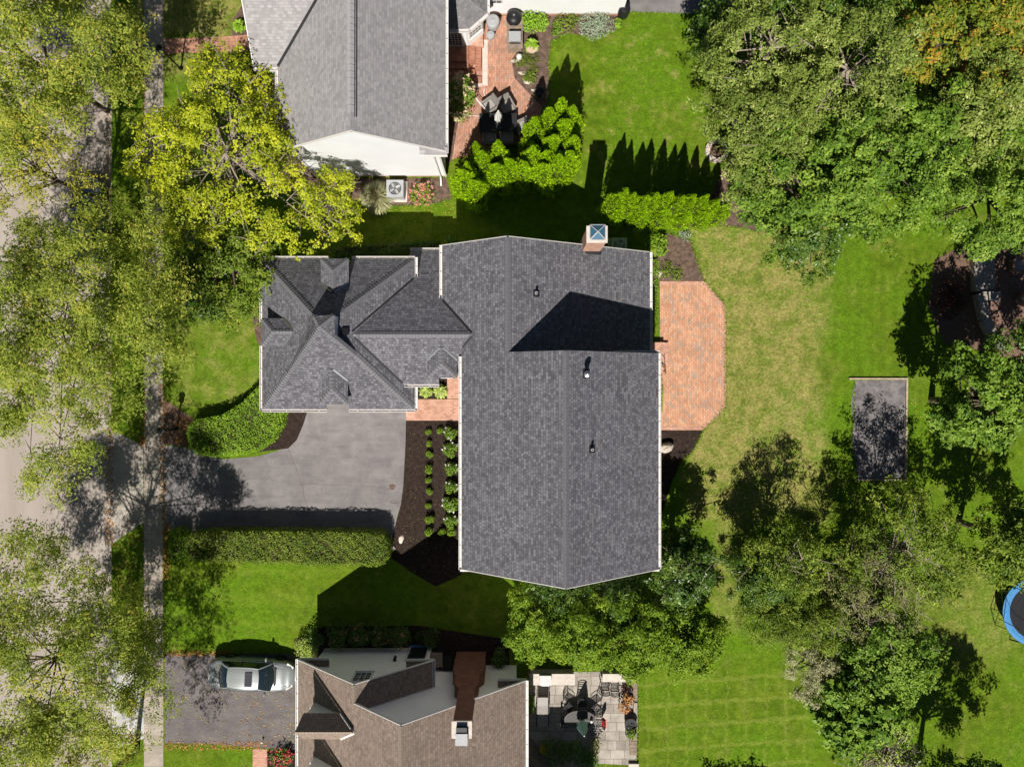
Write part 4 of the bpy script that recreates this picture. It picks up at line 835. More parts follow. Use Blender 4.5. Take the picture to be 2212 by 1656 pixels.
def gable_dormer(yc, hw=.64, xf=-10.24, ze=6.05, zr=6.85):
    m = MB(); back = lambda z: (z-14.138)/.96
    N_, S_ = yc+hw, yc-hw
    roof_slab(m, [(xf-.05, N_, ze), (xf-.3, yc, zr), (back(zr), yc, zr), (back(ze), N_, ze)], .07); roof_slab(m, [(xf-.05, S_, ze), (back(ze), S_, ze), (back(zr), yc, zr), (xf-.3, yc, zr)], .07)
    d = m.build('dormer', ['brown_shingle', 'white_trim'], sh); c = MB()
    for y_, f in ((N_-.1, 1), (S_+.1, -1)):
        q = [(xf+.08, y_, pz(SW_, xf+.08, 0)), (xf+.08, y_, ze-.02), (back(ze), y_, ze-.02)]; c.poly(q if f < 0 else q[::-1])
    c.poly([(xf+.08, N_-.1, 4.3), (xf+.08, N_-.1, ze), (xf+.08, yc, zr-.1), (xf+.08, S_+.1, ze), (xf+.08, S_+.1, 4.3)][::-1]); c.build('dormer_wall', 'white_siding', d)
    window(d, (xf+.06, yc, 5.3), (-1, 0, 0), .62, .9, 2, 4)
    ridge(d, (xf-.25, yc, zr+.01), (back(zr)-.1, yc, zr+.01), Vector((0, .78, .62)), Vector((0, -.78, .62)), 'brown_cap', .2)
    for y_ in (N_, S_): MB().bar(Vector((back(ze), y_, ze))+n(SW_)*.05, Vector((back(zr), yc, zr))+n(SW_)*.05, .10, .02).build('flashing', 'white_trim', d)
gable_dormer(-16.9); gable_dormer(-19.7)
MB().box(.26, 3.95, -30, -22.6, 0, 5.1).build('rear_wing_wall', 'cream_siding', sh)
MB().box(.2, 4.05, -30.1, -22.5, 5.1, 5.25).build('rear_wing_roof', 'brown_shingle', sh)

# ================================================================== TREES
def at(px, py, z): q = P(px, py, z); return q.x, q.y
# street trees: tall airy crowns seen close to the camera
def locust(px, py, z, H, R, seed, label, leaf='leaf_locust', n_cl=150, per=200):
    x, y = at(px, py, z)
    return make_tree('street_tree', label, 'tree', x, y, H, R, leaf, n_cl, per, cr=1.0, size=.135, aspect=.42, hz=H*.30, seed=seed, up=.75, limbs=20, bark='bark',
                     flat=.34, shell=.25, trunk_r=.12, twigs=3, droop=.10, low=-.5, tone_noise=.26, spray=10, spray_r=.13, long_=2.2)
locust(15, 95, 9.2, 13, 5.5, 11, 'tall airy street tree above the brick walk and lamp post', 'leaf_locust', 235, 400)
locust(30, 345, 8.4, 11, 2.8, 15, 'thin golden green street tree just above the dark blue car', 'leaf_locust_gold', 46, 190)
locust(98, 702, 9.0, 12.5, 5.6, 12, 'tall feathery street tree between the dark blue car and the driveway mouth', 'leaf_locust', 240, 400)
locust(88, 1445, 9.0, 12.5, 5.5, 13, 'tall feathery street tree by the mouth of the driveway with the silver car', 'leaf_locust', 205, 350)
locust(110, 1800, 8.6, 12, 4.6, 14, 'street tree at the bottom left corner over the pavement', 'leaf_locust_gold', 110, 190)
# yellow tree beside the north house
x, y = at(497, 340, 5.5)
make_tree('yellow_tree', 'broad yellow leaved tree with bare grey branches beside the white house', 'tree', x, y, 8.6, 4.8, 'leaf_yellow', 185, 170, cr=.66, size=.13, aspect=.62, hz=3.0, seed=21, up=.75,
          limbs=75, bark='pale_bark', flat=.5, shell=.5, trunk_r=.12, twigs=5, low=-.25)
x, y = at(705, 445, 4.5)
make_tree('yellow_tree', 'low yellow green branch crown reaching toward the ornamental grass', 'tree', x, y, 5.6, 1.9, 'leaf_yellow', 40, 120, cr=.5, size=.14, hz=1.6, seed=22, up=.75, limbs=24, bark='pale_bark', flat=.5, twigs=3, low=-.2, trunk_r=.08)
x, y = at(505, 580, 3.6)
make_tree('bushy_tree', 'mottled green bushy tree between the yellow tree and the garage', 'tree', x, y, 5.2, 3.0, 'leaf_hedge', 120, 190, cr=.6, size=.13, hz=1.9, seed=23, limbs=24, flat=.6, low=-.2)
x, y = at(430, 600, 3.2)
make_tree('bushy_tree', 'dark green bushy tree beside the pavement under the yellow tree', 'tree', x, y, 4.4, 2.0, 'leaf_dark', 60, 150, cr=.6, size=.13, hz=1.6, seed=24, limbs=18, flat=.6, low=-.2)
# wooded corner
def broad(px, py, z, H, R, leaf, seed, label, n_cl=115, per=220, size=.15, cr=.60, name='broadleaf_tree', **k):
    x, y = at(px, py, z)
    k.setdefault('limbs', 26); k.setdefault('shell', .55); k.setdefault('flat', .7); k.setdefault('hz', H*.36)
    return make_tree(name, label, 'tree', x, y, H, R, leaf, n_cl, per, cr=cr, size=size, seed=seed, group=k.pop('group', 'trees in the wooded corner'), **k)
broad(1668, 105, 7, 9.8, 3.0, 'leaf_olive', 31, 'pale olive tree at the edge of the lawn below the rear driveway', aspect=.4, twigs=1, bark='pale_bark')
broad(1662, 262, 7, 9.2, 2.8, 'leaf_olive', 32, 'pale olive tree leaning over the stone fire ring', aspect=.4, twigs=1, bark='pale_bark')
broad(1770, 20, 6, 9.0, 2.9, 'leaf_dark', 33, 'dark green tree at the top edge behind the pale olive trees')
broad(1830, 150, 8, 11.0, 3.3, 'leaf_olive', 34, 'tall pale olive tree in the middle of the wooded corner', aspect=.4, twigs=2, bark='pale_bark', n_cl=130)
broad(2050, 60, 7.5, 10.8, 3.0, 'leaf_maple', 35, 'maple turning orange and red at the top of the wooded corner')
broad(1930, 40, 6, 8.4, 2.6, 'leaf_green', 36, 'green tree at the top edge between the olive tree and the orange maple')
broad(1720, 385, 6, 8.2, 3.0, 'leaf_green', 37, 'round green tree beside the bare bark mulch and arborvitae row')
broad(1880, 330, 7, 9.6, 3.6, 'leaf_green', 38, 'large green tree in the centre of the wooded corner', n_cl=140)
broad(1770, 490, 4.5, 6.0, 2.1, 'leaf_dark', 39, 'small dark green tree at the tip of the wooded corner over the dry lawn', n_cl=70)
broad(1985, 300, 6.5, 9.0, 2.9, 'leaf_green', 40, 'green tree below the orange maple in the wooded corner')
broad(2130, 230, 7, 10, 3.2, 'leaf_olive', 41, 'olive green tree on the right edge below the orange maple', aspect=.5)
broad(2185, 60, 7, 9.4, 2.7, 'leaf_maple', 42, 'yellowing tree in the top right corner', twigs=2)
broad(2165, 420, 6, 8.6, 3.0, 'leaf_green', 43, 'green tree hanging over the shaded patio steps', aspect=.5)
broad(1560, 60, 4, 6.0, 1.2, 'leaf_dark', 45, 'narrow dark tree standing in shade at the corner of the rear driveway', n_cl=30)
# east side
broad(2135, 868, 5.5, 7.6, 2.3, 'leaf_green', 51, 'glossy green tree standing alone right of the gravel bed', n_cl=95, size=.17, group='trees on the east lawn')
broad(2268, 782, 6, 8.6, 2.3, 'leaf_dark', 50, 'dark tree at the right edge shading the patio with wicker armchairs', n_cl=85, group='trees on the east lawn')
x, y = at(1965, 1190, 5.0)
make_tree('sparse_tree', 'thin yellow green tree with bare branches below the gravel bed', 'tree', x, y, 6.6, 3.3, 'leaf_hedge', 125, 120, cr=.65, size=.15, aspect=.45, hz=2.4, seed=52, limbs=48, bark='pale_bark', flat=.4, twigs=1, trunk_r=.075, group='trees on the east lawn')
x, y = at(1700, 1215, 4.5)
make_tree('sparse_tree', 'yellow green loose tree shading the dry lawn', 'tree', x, y, 6.8, 1.9, 'leaf_hedge', 70, 110, cr=.55, size=.14, aspect=.4, hz=2.4, seed=53, limbs=26, bark='pale_bark', twigs=1, trunk_r=.08, group='trees on the east lawn')
broad(1640, 1250, 3.5, 5.4, 1.5, 'leaf_dark', 54, 'dark green tree beside the dry strip of lawn', n_cl=60, cr=.5, size=.13, aspect=.4, group='trees on the east lawn')
broad(1655, 1330, 3.4, 5.0, 1.5, 'leaf_hedge', 55, 'feathery green conifer above the striped lawn', n_cl=60, cr=.5, size=.12, aspect=.3, group='trees on the east lawn')
x, y = at(1890, 1290, 4.5)
make_tree('twiggy_tree', 'brown twiggy thinning tree between the sparse tree and the trampoline', 'tree', x, y, 6.0, 2.9, 'leaf_brown', 110, 130, cr=.6, size=.13, aspect=.3, hz=2.0, seed=56, limbs=60, bark='pale_bark', flat=.4, twigs=4, trunk_r=.06, group='trees on the east lawn')
broad(1755, 1335, 4.0, 5.6, 1.7, 'leaf_hedge', 57, 'olive green feathery tree left of the twiggy tree', n_cl=70, cr=.55, size=.14, aspect=.3, twigs=2, group='trees on the east lawn')
broad(1905, 1420, 4.4, 6.2, 2.3, 'leaf_green', 58, 'bright round green tree below the twiggy tree', n_cl=95, size=.15, group='trees on the east lawn')
broad(1765, 1440, 3.2, 4.6, 1.5, 'leaf_reed', 59, 'pale feathery conifer at the corner of the striped lawn', n_cl=55, cr=.5, size=.15, aspect=.22, group='trees on the east lawn')
broad(1845, 1540, 4.2, 5.6, 1.9, 'leaf_green', 60, 'large leaved green tree near the bottom edge', n_cl=60, size=.26, aspect=.75, cr=.7, per=110, group='trees on the east lawn')
x, y = at(1925, 1640, 3.5)
make_tree('twiggy_tree', 'yellowing twiggy tree at the bottom edge beside the striped lawn', 'tree', x, y, 5.0, 2.3, 'leaf_hosta', 60, 60, cr=.55, size=.13, aspect=.5, hz=1.8, seed=61, limbs=45, bark='pale_bark', twigs=6, group='trees on the east lawn')
broad(2215, 1170, 6, 8.6, 2.3, 'leaf_hedge', 62, 'dark olive tree on the right edge above the trampoline', n_cl=95, group='trees on the east lawn')
broad(2110, 1790, 6, 9.0, 3.0, 'leaf_dark', 64, 'tree mostly below the bottom edge casting shade near the trampoline', n_cl=90, group='trees on the east lawn')
broad(1560, 1865, 3, 4.0, 1.3, 'leaf_dark', 65, 'small tree below the bottom edge casting shade on the striped lawn', n_cl=40, group='trees on the east lawn')
broad(1655, 1868, 3, 4.2, 1.0, 'leaf_dark', 66, 'narrow tree below the bottom edge beside the striped lawn', n_cl=36, group='trees on the east lawn')
# thicket by the stone patio
for i, (px, py, z, H, R, n_, lab) in enumerate([(1165, 1360, 3.6, 4.8, 1.6, 75, 'leafy thicket tree at the left end above the counter with the grill'), (1265, 1375, 3.8, 5.2, 1.9, 100, 'leafy thicket tree second from the left above the patio umbrella'),
        (1385, 1385, 3.8, 5.2, 1.9, 100, 'leafy thicket tree above the bar stools'), (1500, 1385, 3.6, 4.8, 1.7, 85, 'leafy thicket tree at the right end beside the striped lawn'), (1210, 1300, 2.6, 3.8, 1.5, 60, 'shaded thicket tree at the left close to the house gable'),
        (1330, 1310, 2.6, 3.8, 1.6, 60, 'shaded thicket tree in the middle close to the house gable'), (1450, 1320, 2.6, 3.8, 1.5, 60, 'shaded thicket tree at the right below the pale glossy tree')]):
    x, y = at(px, py, z)
    make_tree('thicket_tree', lab, 'tree', x, y, H, R, 'leaf_bright' if i < 4 else 'leaf_dark', int(n_*1.3), 200, cr=.45, size=.15, aspect=.42, hz=H*.40, seed=70+i, limbs=18, flat=.75, low=-.6, up=.45, group='thicket beside the stone patio')  # back trees get darker leaves, painting the shade on the thicket's north half
x, y = at(1478, 1228, 4.0)
make_tree('glossy_tree', 'pale glossy leaved tree at the corner of the main house', 'tree', x, y, 6.2, 1.85, 'leaf_dark', 75, 150, cr=.5, size=.15, aspect=.5, hz=2.2, seed=80, limbs=30, bark='pale_bark', twigs=2)

# ------------------------------------------------------------------ arborvitae: feathery pointed evergreens
def arbor_proto(seed, H=5.0, R=.66, n_=7500):
    t = thing('arborvitae', 'x', 'evergreen', (0, 0, 0)); r = np.random.default_rng(seed)
    MB().tube([(0, 0, -.05), (0, 0, H*.6)], [.09, .02], 6).build('trunk', 'bark', t)
    core = MB(); core.lathe([(R*.66*((1-(k/8)**1.7)**.8)*(1 if k else .7), .12+H*.86*k/8) for k in range(8)]+[(0, H*.9)], n=9); core.build('inner_shade_core', 'shade_twig_core', t)  # solid core, darkened to paint the shade behind the foliage
    zt = r.random(n_)**.85; ph = r.random(n_)*2*math.pi; k = r.uniform(0, 6.28, 5)
    prof = (1-zt**1.75)**.80*np.where(zt < .12, .72+zt*2.3, 1.0)
    lump = 1+.17*np.sin(3*ph+k[0]+3*zt)+.12*np.sin(5*ph-9*zt+k[1])+.10*np.sin(17*zt+2*ph+k[2])
    cell = (np.floor(ph*9*np.maximum(prof, .25)).astype(int)*37+np.floor(zt*H*5+ph*2).astype(int)*101) % 997; cz_ = r.normal(size=997); ct_ = r.normal(size=997)
    rad = R*prof*lump*(.78+.22*r.random(n_)**.6)*(1+.085*cz_[cell])
    p = np.stack([rad*np.cos(ph), rad*np.sin(ph), .1+zt*H*.97], 1)
    out = np.stack([np.cos(ph), np.sin(ph), np.zeros(n_)], 1)
    up_ = out*.45+np.array([0, 0, 1.0])+r.normal(size=(n_, 3))*.28; up_ /= np.linalg.norm(up_, axis=1, keepdims=True)
    nn = out*.8+np.array([0, 0, .9])+r.normal(size=(n_, 3))*.3; nn -= up_*np.sum(nn*up_, axis=1, keepdims=True)*.35; nn /= np.linalg.norm(nn, axis=1, keepdims=True)
    leaves_dir('foliage', 'leaf_arbor', t, p, up_, nn, .125*r.uniform(.6, 1.4, n_), .45+.13*ct_[cell]+r.normal(size=n_)*.2, .55)
    return t
AP = [arbor_proto(101), arbor_proto(102, 5.0, .74, 8500), arbor_proto(103, 5.0, .60, 6800)]
NCL = [(1004, 365, 5.0, 1.25), (1022, 385, 4.2, 1.1), (1008, 345, 5.4, .7), (1042, 322, 4.7, .95), (1028, 302, 5.0, .62), (1076, 300, 5.4, .95), (1074, 350, 4.6, 1.15), (1102, 340, 4.4, 1.0), (1133, 345, 4.4, 1.05),
       (1156, 250, 5.0, 1.05), (1190, 230, 5.2, .85), (1215, 208, 5.6, .90), (1238, 225, 5.4, 1.0), (1222, 256, 5.2, 1.15), (1240, 290, 5.0, 1.05), (1196, 288, 5.0, 1.0), (1152, 312, 4.8, 1.05), (1180, 322, 4.6, 1.05), (1175, 350, 4.4, 1.1), (1208, 330, 4.6, 1.1), (1234, 322, 4.8, .95)]
NDESC = ['largest round arborvitae against the corner of the white house', 'low wide arborvitae in front of the largest one by the white house', 'thin tip of arborvitae right behind the largest one', 'arborvitae beside the lower left of the brick patio', 'slim arborvitae tip at the left of the patio table',
         'arborvitae directly behind the dark patio table', 'wide arborvitae in the front rank left of the middle', 'arborvitae in the front rank at the middle', 'arborvitae in the front rank right of the middle', 'single arborvitae standing apart right of the patio chairs',
         'small arborvitae between the single one and the top of the clump', 'topmost arborvitae of the clump by the lawn', 'arborvitae on the lawn side just below the topmost one', 'arborvitae in the centre of the upper arm of the clump', 'arborvitae on the lawn side at mid clump', 'arborvitae on the inner side of the elbow of the clump',
         'arborvitae at the inner elbow below the dark gap', 'arborvitae with a brown patch at the elbow of the clump', 'front arborvitae at the right end of the front rank', 'arborvitae on the outer elbow facing the shaded lawn', 'arborvitae on the outer edge between elbow and lawn']
rr = random.Random(9)
first = [True, True, True]
def put_arbor(px, py, h, s, label, group, k):
    x, y = at(px, py+8, h*.93); i = k % 3
    o = AP[i] if first[i] else copy_tree(AP[i]); first[i] = False
    o.location = (x, y, 0); o.rotation_euler = (0, 0, rr.uniform(0, 6.28)); o.scale = (s*1.08, s*1.08, h/5.0); o['label'] = label; o['group'] = group
for i, ((px, py, h, s), d_) in enumerate(zip(NCL, NDESC)): put_arbor(px, py, h, s, d_, 'arborvitae clump by the old brick patio', i)
ECL = [(1347, 402, 5.7, .78), (1334, 412, 5.3, .9), (1362, 412, 5.4, .85), (1388, 418, 5.4, .88), (1408, 412, 5.5, .8), (1438, 410, 5.4, .9), (1462, 418, 5.2, .85), (1484, 416, 5.3, .85), (1512, 416, 5.0, .85), (1534, 426, 4.7, .82), (1556, 434, 4.3, .8), (1335, 436, 4.6, 1.0), (1386, 446, 4.4, .95), (1434, 446, 4.2, .95), (1478, 452, 4.0, .9), (1516, 452, 3.9, .9)]
EDESC = ['tallest arborvitae at the left end of the row behind the chimney', 'leftmost outer arborvitae of the row above the brick chimney', 'third arborvitae from the left in the back of the row', 'fourth arborvitae from the left in the back of the row', 'fifth arborvitae from the left in the back of the row', 'sixth arborvitae from the left in the back of the row', 'seventh arborvitae from the left in the back of the row',
         'eighth arborvitae from the left in the back of the row', 'ninth arborvitae from the left in the back of the row', 'second arborvitae from the right end of the row', 'rightmost arborvitae of the row beside the bare bark mulch', 'first arborvitae from the left in the front of the row', 'second arborvitae from the left in the front of the row', 'middle arborvitae in the front of the row', 'fourth arborvitae from the left in the front of the row', 'last arborvitae on the right in the front of the row']
for i, ((px, py, h, s), d_) in enumerate(zip(ECL, EDESC)): put_arbor(px+6+i%11*1.2, py, h*(.8 if i > 10 else 1), s*(.85 if i > 10 else .92), d_, 'arborvitae row behind the main house', i)

# ------------------------------------------------------------------ clipped hedges
def hedge(label, outline, h, leaf, dens=520, size=.085, seed=1, z0=0.0, name='hedge', group=None, round_=.28):
    """outline = ground-level polygon in metres; foliage covers the top and the sides of a solid dark core that paints the shade among the twigs"""
    cx = sum(p[0] for p in outline)/len(outline); cy = sum(p[1] for p in outline)/len(outline)
    t = thing(name, label, 'hedge', (cx, cy, z0), group); r = np.random.default_rng(seed); o = np.array(outline)
    if sum(o[i-1][0]*o[i][1]-o[i][0]*o[i-1][1] for i in range(len(o))) < 0: o = o[::-1]
    c = np.array([cx, cy]); ins = []
    for i in range(len(o)):
        a, b, d = o[i-1], o[i], o[(i+1) % len(o)]; e1 = (b-a)/np.linalg.norm(b-a); e2 = (d-b)/np.linalg.norm(d-b)
        nn = np.array([-(e1[1]+e2[1]), e1[0]+e2[0]]); ins.append(nn/np.linalg.norm(nn))
    ins = np.array(ins); body = o+ins*.16
    MB().slab([tuple(q) for q in body], z0, z0+h-.14).build('inner_shade_core', 'shade_twig_core', t)
    # sides
    P_, N_ = [], []
    for i in range(len(o)):
        a, b = o[i], o[(i+1) % len(o)]; L = np.linalg.norm(b-a); m = int(L*h*dens*.55); u = r.random(m); z = r.random(m)*h
        inn = ins[i]*(1-u[:, None])+ins[(i+1) % len(o)]*u[:, None]
        k = np.clip((z-(h-round_))/round_, 0, 1)**2*round_
        q = a+(b-a)*u[:, None]+inn*(k+r.normal(size=m)*.05+.03)[:, None]
        P_.append(np.column_stack([q, z])); N_.append(np.column_stack([-inn, np.full(m, .55)]))
    lo, hi = o.min(0), o.max(0); ar = (hi-lo).prod(); m = int(ar*dens)
    q = lo+(hi-lo)*r.random((m, 2)); ins_ = np.zeros(m, bool)
    for i in range(len(o)):
        a, b = o[i], o[(i+1) % len(o)]; cond = (a[1] > q[:, 1]) != (b[1] > q[:, 1])
        with np.errstate(divide='ignore', invalid='ignore'): xx = (b[0]-a[0])*(q[:, 1]-a[1])/(b[1]-a[1])+a[0]
        ins_ ^= cond & (q[:, 0] < xx)
    q = q[ins_]; dist = np.full(len(q), 9.0)
    for i in range(len(o)):
        a, b = o[i], o[(i+1) % len(o)]; tt = np.clip(((q-a)@(b-a))/((b-a)@(b-a)), 0, 1); dist = np.minimum(dist, np.linalg.norm(q-a-(b-a)*tt[:, None], axis=1))
    wv = .05*np.sin(q[:, 0]*2.1+q[:, 1]*1.3)+.04*np.sin(q[:, 0]*5.3-q[:, 1]*3.1)+.035*np.sin(q[:, 0]*9+q[:, 1]*11)
    z = h-np.clip(round_-dist, 0, None)**2*1.6+wv-r.random(len(q))**2*.13
    P_.append(np.column_stack([q, z])); N_.append(np.tile([0, 0, 1.0], (len(q), 1)))
    p = np.concatenate(P_); nr = np.concatenate(N_); tone = .46+.12*np.sin(p[:, 0]*1.7+p[:, 1]*.9)+.1*np.sin(p[:, 0]*4.1-p[:, 1]*5.2)+r.normal(size=len(p))*.2
    nr = nr+r.normal(size=nr.shape)*.5; p = p-np.array([cx, cy, 0])
    leaves('foliage', leaf, t, p, nr, size*r.uniform(.7, 1.35, len(p)), tone, .6, seed); return t
H1 = [(403, 934), (408, 917), (425, 906), (481, 896), (523, 868), (545, 846), (561, 832), (600, 850), (617, 880), (606, 920), (588, 950), (556, 973), (525, 981), (494, 984), (455, 986), (427, 983), (411, 968)]
hedge('curved bright green clipped hedge at the corner of the driveway', [P2(x, y, 1.0) for x, y in H1], 1.15, 'leaf_hedge_bright', seed=201)
H2 = [(397, 1180), (400, 1160), (412, 1151), (470, 1147), (600, 1147), (720, 1149), (815, 1149), (830, 1156), (838, 1172), (838, 1205), (828, 1219), (812, 1223), (700, 1222), (560, 1217), (440, 1214), (410, 1210), (400, 1198)]
hedge('long straight clipped hedge along the lower side of the driveway', [P2(x, y, 1.4) for x, y in H2], 1.55, 'leaf_hedge', seed=202)
hedge('low clipped hedge stub between the pavement and the long hedge', [P2(x, y, .8) for x, y in [(366, 1145), (385, 1140), (400, 1146), (404, 1180), (398, 1212), (372, 1216), (362, 1190)]], .85, 'leaf_hedge_bright', seed=203)
hedge('narrow green hedge along the house wall beside the orange patio', [P2(x, y, .5) for x, y in [(1398, 560), (1422, 560), (1424, 600), (1421, 650), (1420, 700), (1416, 722), (1398, 722)]], .6, 'leaf_hedge_bright', seed=204, size=.07, round_=.15)
hedge('thin green hedge at the corner of the house by the patio steps', [P2(x, y, .4) for x, y in [(1400, 805), (1430, 815), (1433, 850), (1431, 890), (1400, 900)]], .5, 'leaf_hedge_bright', seed=205, size=.07, round_=.15)
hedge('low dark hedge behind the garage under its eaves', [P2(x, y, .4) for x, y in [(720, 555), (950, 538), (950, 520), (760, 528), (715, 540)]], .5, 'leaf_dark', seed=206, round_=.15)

# ================================================================== CARS
def lerp_prof(xs, t):
    for (a, va), (b, vb) in zip(xs[:-1], xs[1:]):
        if t <= b:
            k = (t-a)/(b-a); k = k*k*(3-2*k); return va+(vb-va)*k
    return xs[-1][1]
def make_car(name, label, paint, loc, heading, L=4.85, W=1.84):
    """sedan with its nose towards +X before it is turned to its heading"""
    t = thing(name, label, 'car', (0, 0, 0)); h = L/2
    wid = [(-h, .60), (-h+.12, .74), (-h+.5, .86), (-1.0, .915), (0, .92), (1.0, .915), (h-.75, .87), (h-.32, .74), (h-.10, .52), (h, .30)]
    topz = [(-h, .80), (-h+.1, .90), (-h+.45, .97), (-1.35, .99), (0, .96), (.95, .93), (1.5, .87), (h-.4, .76), (h-.12, .66), (h, .55)]
    m = MB(); ns = 44; rings = []
    for i in range(ns+1):
        X = -h+L*i/ns; w_ = lerp_prof(wid, X); z = lerp_prof(topz, X); sh = z-.06
        half = [(w_*.80, .20), (w_*.97, .30), (w_*1.0, .52), (w_*.985, sh-.10), (w_*.93, sh), (w_*.80, z-.005), (w_*.42, z+.020), (0, z+.028)]
        ring = [(X, y, zz) for y, zz in half]+[(X, -y, zz) for y, zz in half[-2::-1]]; rings.append(len(m.v)); m.v += ring
    k = 15
    for i in range(ns):
        for j in range(k-1):
            m.f.append([rings[i]+j, rings[i+1]+j, rings[i+1]+j+1, rings[i]+j+1][::-1]); m.m.append(0)
        m.f.append([rings[i]+k-1, rings[i+1]+k-1, rings[i+1], rings[i]][::-1]); m.m.append(1)
    m.f.append([rings[0]+j for j in range(k)]); m.m.append(0); m.f.append([rings[-1]+j for j in range(k)][::-1]); m.m.append(0)
    m.build('body', [paint, 'rubber'], t, smooth=True)
    # greenhouse: roof panel, glass all round, pillars
    zb = .95
    def base(u): return u
    roofp = [(-1.18, .50), (-1.05, .575), (-.6, .615), (-.1, .62), (.32, .59), (.48, .52)]
    g = MB(); n_ = 14
    def bot(s): return .80 if abs(s) < 1.3 else .80
    # roof
    rf_ = MB(); xs = [-1.18+1.66*i/n_ for i in range(n_+1)]; grid = []
    for X in xs:
        u = (X+1.18)/1.66; w_ = .615*(1-.10*abs(2*u-1)**3); row = []
        for j in range(9):
            v = -1+2*j/8; bow = .05*math.sin(math.pi*u)*(1 if abs(v) < 2 else 0)
            zz = 1.385+.045*math.sin(math.pi*min(1, max(0, u*.95+.03)))-.035*abs(v)**3
            Xe = X+(.06*(1-v*v) if u > .93 else (-.05*(1-v*v) if u < .07 else 0)); row.append((Xe, v*w_, zz))
        grid.append(row)
    for i in range(n_):
        for j in range(8): rf_.up([grid[i][j], grid[i+1][j], grid[i+1][j+1], grid[i][j+1]])
    rf_.build('roof_panel', paint, t, smooth=True)
    def patch(top, botm, name, mat, nn=8):
        q = MB()
        for j in range(nn):
            a = [Vector(top[0]).lerp(Vector(top[1]), 0)] if False else None
        return q
    front_t = grid[-1]; rear_t = grid[0]
    def screen(row, Xb, hw, zb_, bowx, name):
        q = MB(); N8 = 8; K = 5; gr = []
        for kk in range(K+1):
            f = kk/K; r_ = []
            for j in range(N8+1):
                v = -1+2*j/N8; a = Vector(row[j]); b = Vector((Xb+bowx*(1-v*v), v*hw, zb_)); p_ = a.lerp(b, f); p_.z += .05*math.sin(math.pi*f); r_.append(p_)
            gr.append(r_)
        for kk in range(K):
            for j in range(N8): q.up([gr[kk][j], gr[kk+1][j], gr[kk+1][j+1], gr[kk][j+1]])
        q.build(name, 'car_glass', t, smooth=True); return gr
    fs = screen(front_t, 1.10, .76, .985, .18, 'windshield'); rs = screen(rear_t, -1.68, .70, 1.01, -.12, 'rear_window')
    for s, nm in ((0, 'side_window'), (8, 'side_window')):
        q = MB(); sg = -1 if s == 0 else 1
        tops = [Vector(grid[i][s]) for i in range(n_+1)]
        bots = [Vector((-1.66+2.72*i/n_, sg*(.80+.03*math.sin(math.pi*i/n_)), .955)) for i in range(n_+1)]
        for i in range(n_):
            c = [tops[i], tops[i+1], bots[i+1], bots[i]]; q.poly(c if sg > 0 else c[::-1], 0)
        q.poly([tops[0], bots[0], rs[-1][s]], 0); q.poly([tops[-1], fs[-1][s], bots[-1]], 0)
        o = q.build(nm, 'car_glass', t, smooth=True)
        b_ = MB(); out = Vector((0, sg*.012, .01))
        for a, b in zip(tops[:-1], tops[1:]): b_.bar(a+out, b+out, .035, .035)
        for kk in range(5): b_.bar(fs[kk][s]+out, fs[kk+1][s]+out, .06, .03); b_.bar(rs[kk][s]+out, rs[kk+1][s]+out, .09, .03)
        for a, b in zip(bots[:-1], bots[1:]): b_.bar(a+out*1.2, b+out*1.2, .03, .02, 1)
        mid = 6; b_.bar(tops[mid]+out, bots[mid]+out, .05, .02, 2)
        b_.build('window_trim', [paint, 'chrome', 'black_plastic'], t)
        mm = MB(); mm.lathe([(0, -.06), (.10, -.05), (.12, 0), (.10, .06), (0, .075)], (.78, sg*1.0, .98), 10, sx=.62, sy=1.25); mm.bar((.80, sg*.86, .93), (.78, sg*.96, .95), .06, .05)
        mm.build('mirror', paint, t, smooth=True)
    m = MB(); m.obox((-.02, 0, 1.437), (.20, 0, 0), (0, .41, 0), (0, 0, .006)); m.build('sunroof', 'sunroof_glass', t, bevel=.02)
    m = MB()
    for kk in range(6): m.obox((fs[5][4].x+.03-.012*kk*0+.0, 0, .965), (.05, 0, 0), (0, .5, 0), (0, 0, .008)) if kk == 0 else None
    m.bar((1.30, -.05, .975), (1.12, .5, .99), .025, .02); m.bar((1.30, .35, .975), (1.16, .66, .98), .025, .02)
    m.build('wiper', 'black_plastic', t)
    for s in (-1, 1):
        m = MB(); m.obox((h-.36, s*.60, .685), (.17, -s*.12, -.035), (.03, s*.06, 0), (0, 0, .045)); m.build('headlight', 'headlight_lens', t, bevel=.03)
        m = MB(); m.obox((-h+.13, s*.60, .78), (.05, 0, 0), (.05, s*.12, 0), (0, 0, .06)); m.build('tail_light', 'red_lamp', t, bevel=.02)
        m = MB(); m.bar((.05, s*.93, .80), (.25, s*.93, .80), .03, .03); m.bar((-.85, s*.93, .82), (-.65, s*.93, .82), .03, .03); m.build('door_handle', 'chrome', t)
    for j in range(2): pass
    m = MB(); m.obox((h-.02, 0, .50), (.03, 0, 0), (0, .28, 0), (0, 0, .06)); m.build('grille', 'black_plastic', t); m = MB(); m.bar((h-.0, -.29, .575), (h-.0, .29, .575), .03, .025); m.build('grille_bar', 'chrome', t)
    m = MB()
    for s in (-1, 1): m.bar((1.25, s*.70, .935), (h-.5, s*.50, .795), .012, .012)
    m.build('hood_crease', paint, t)
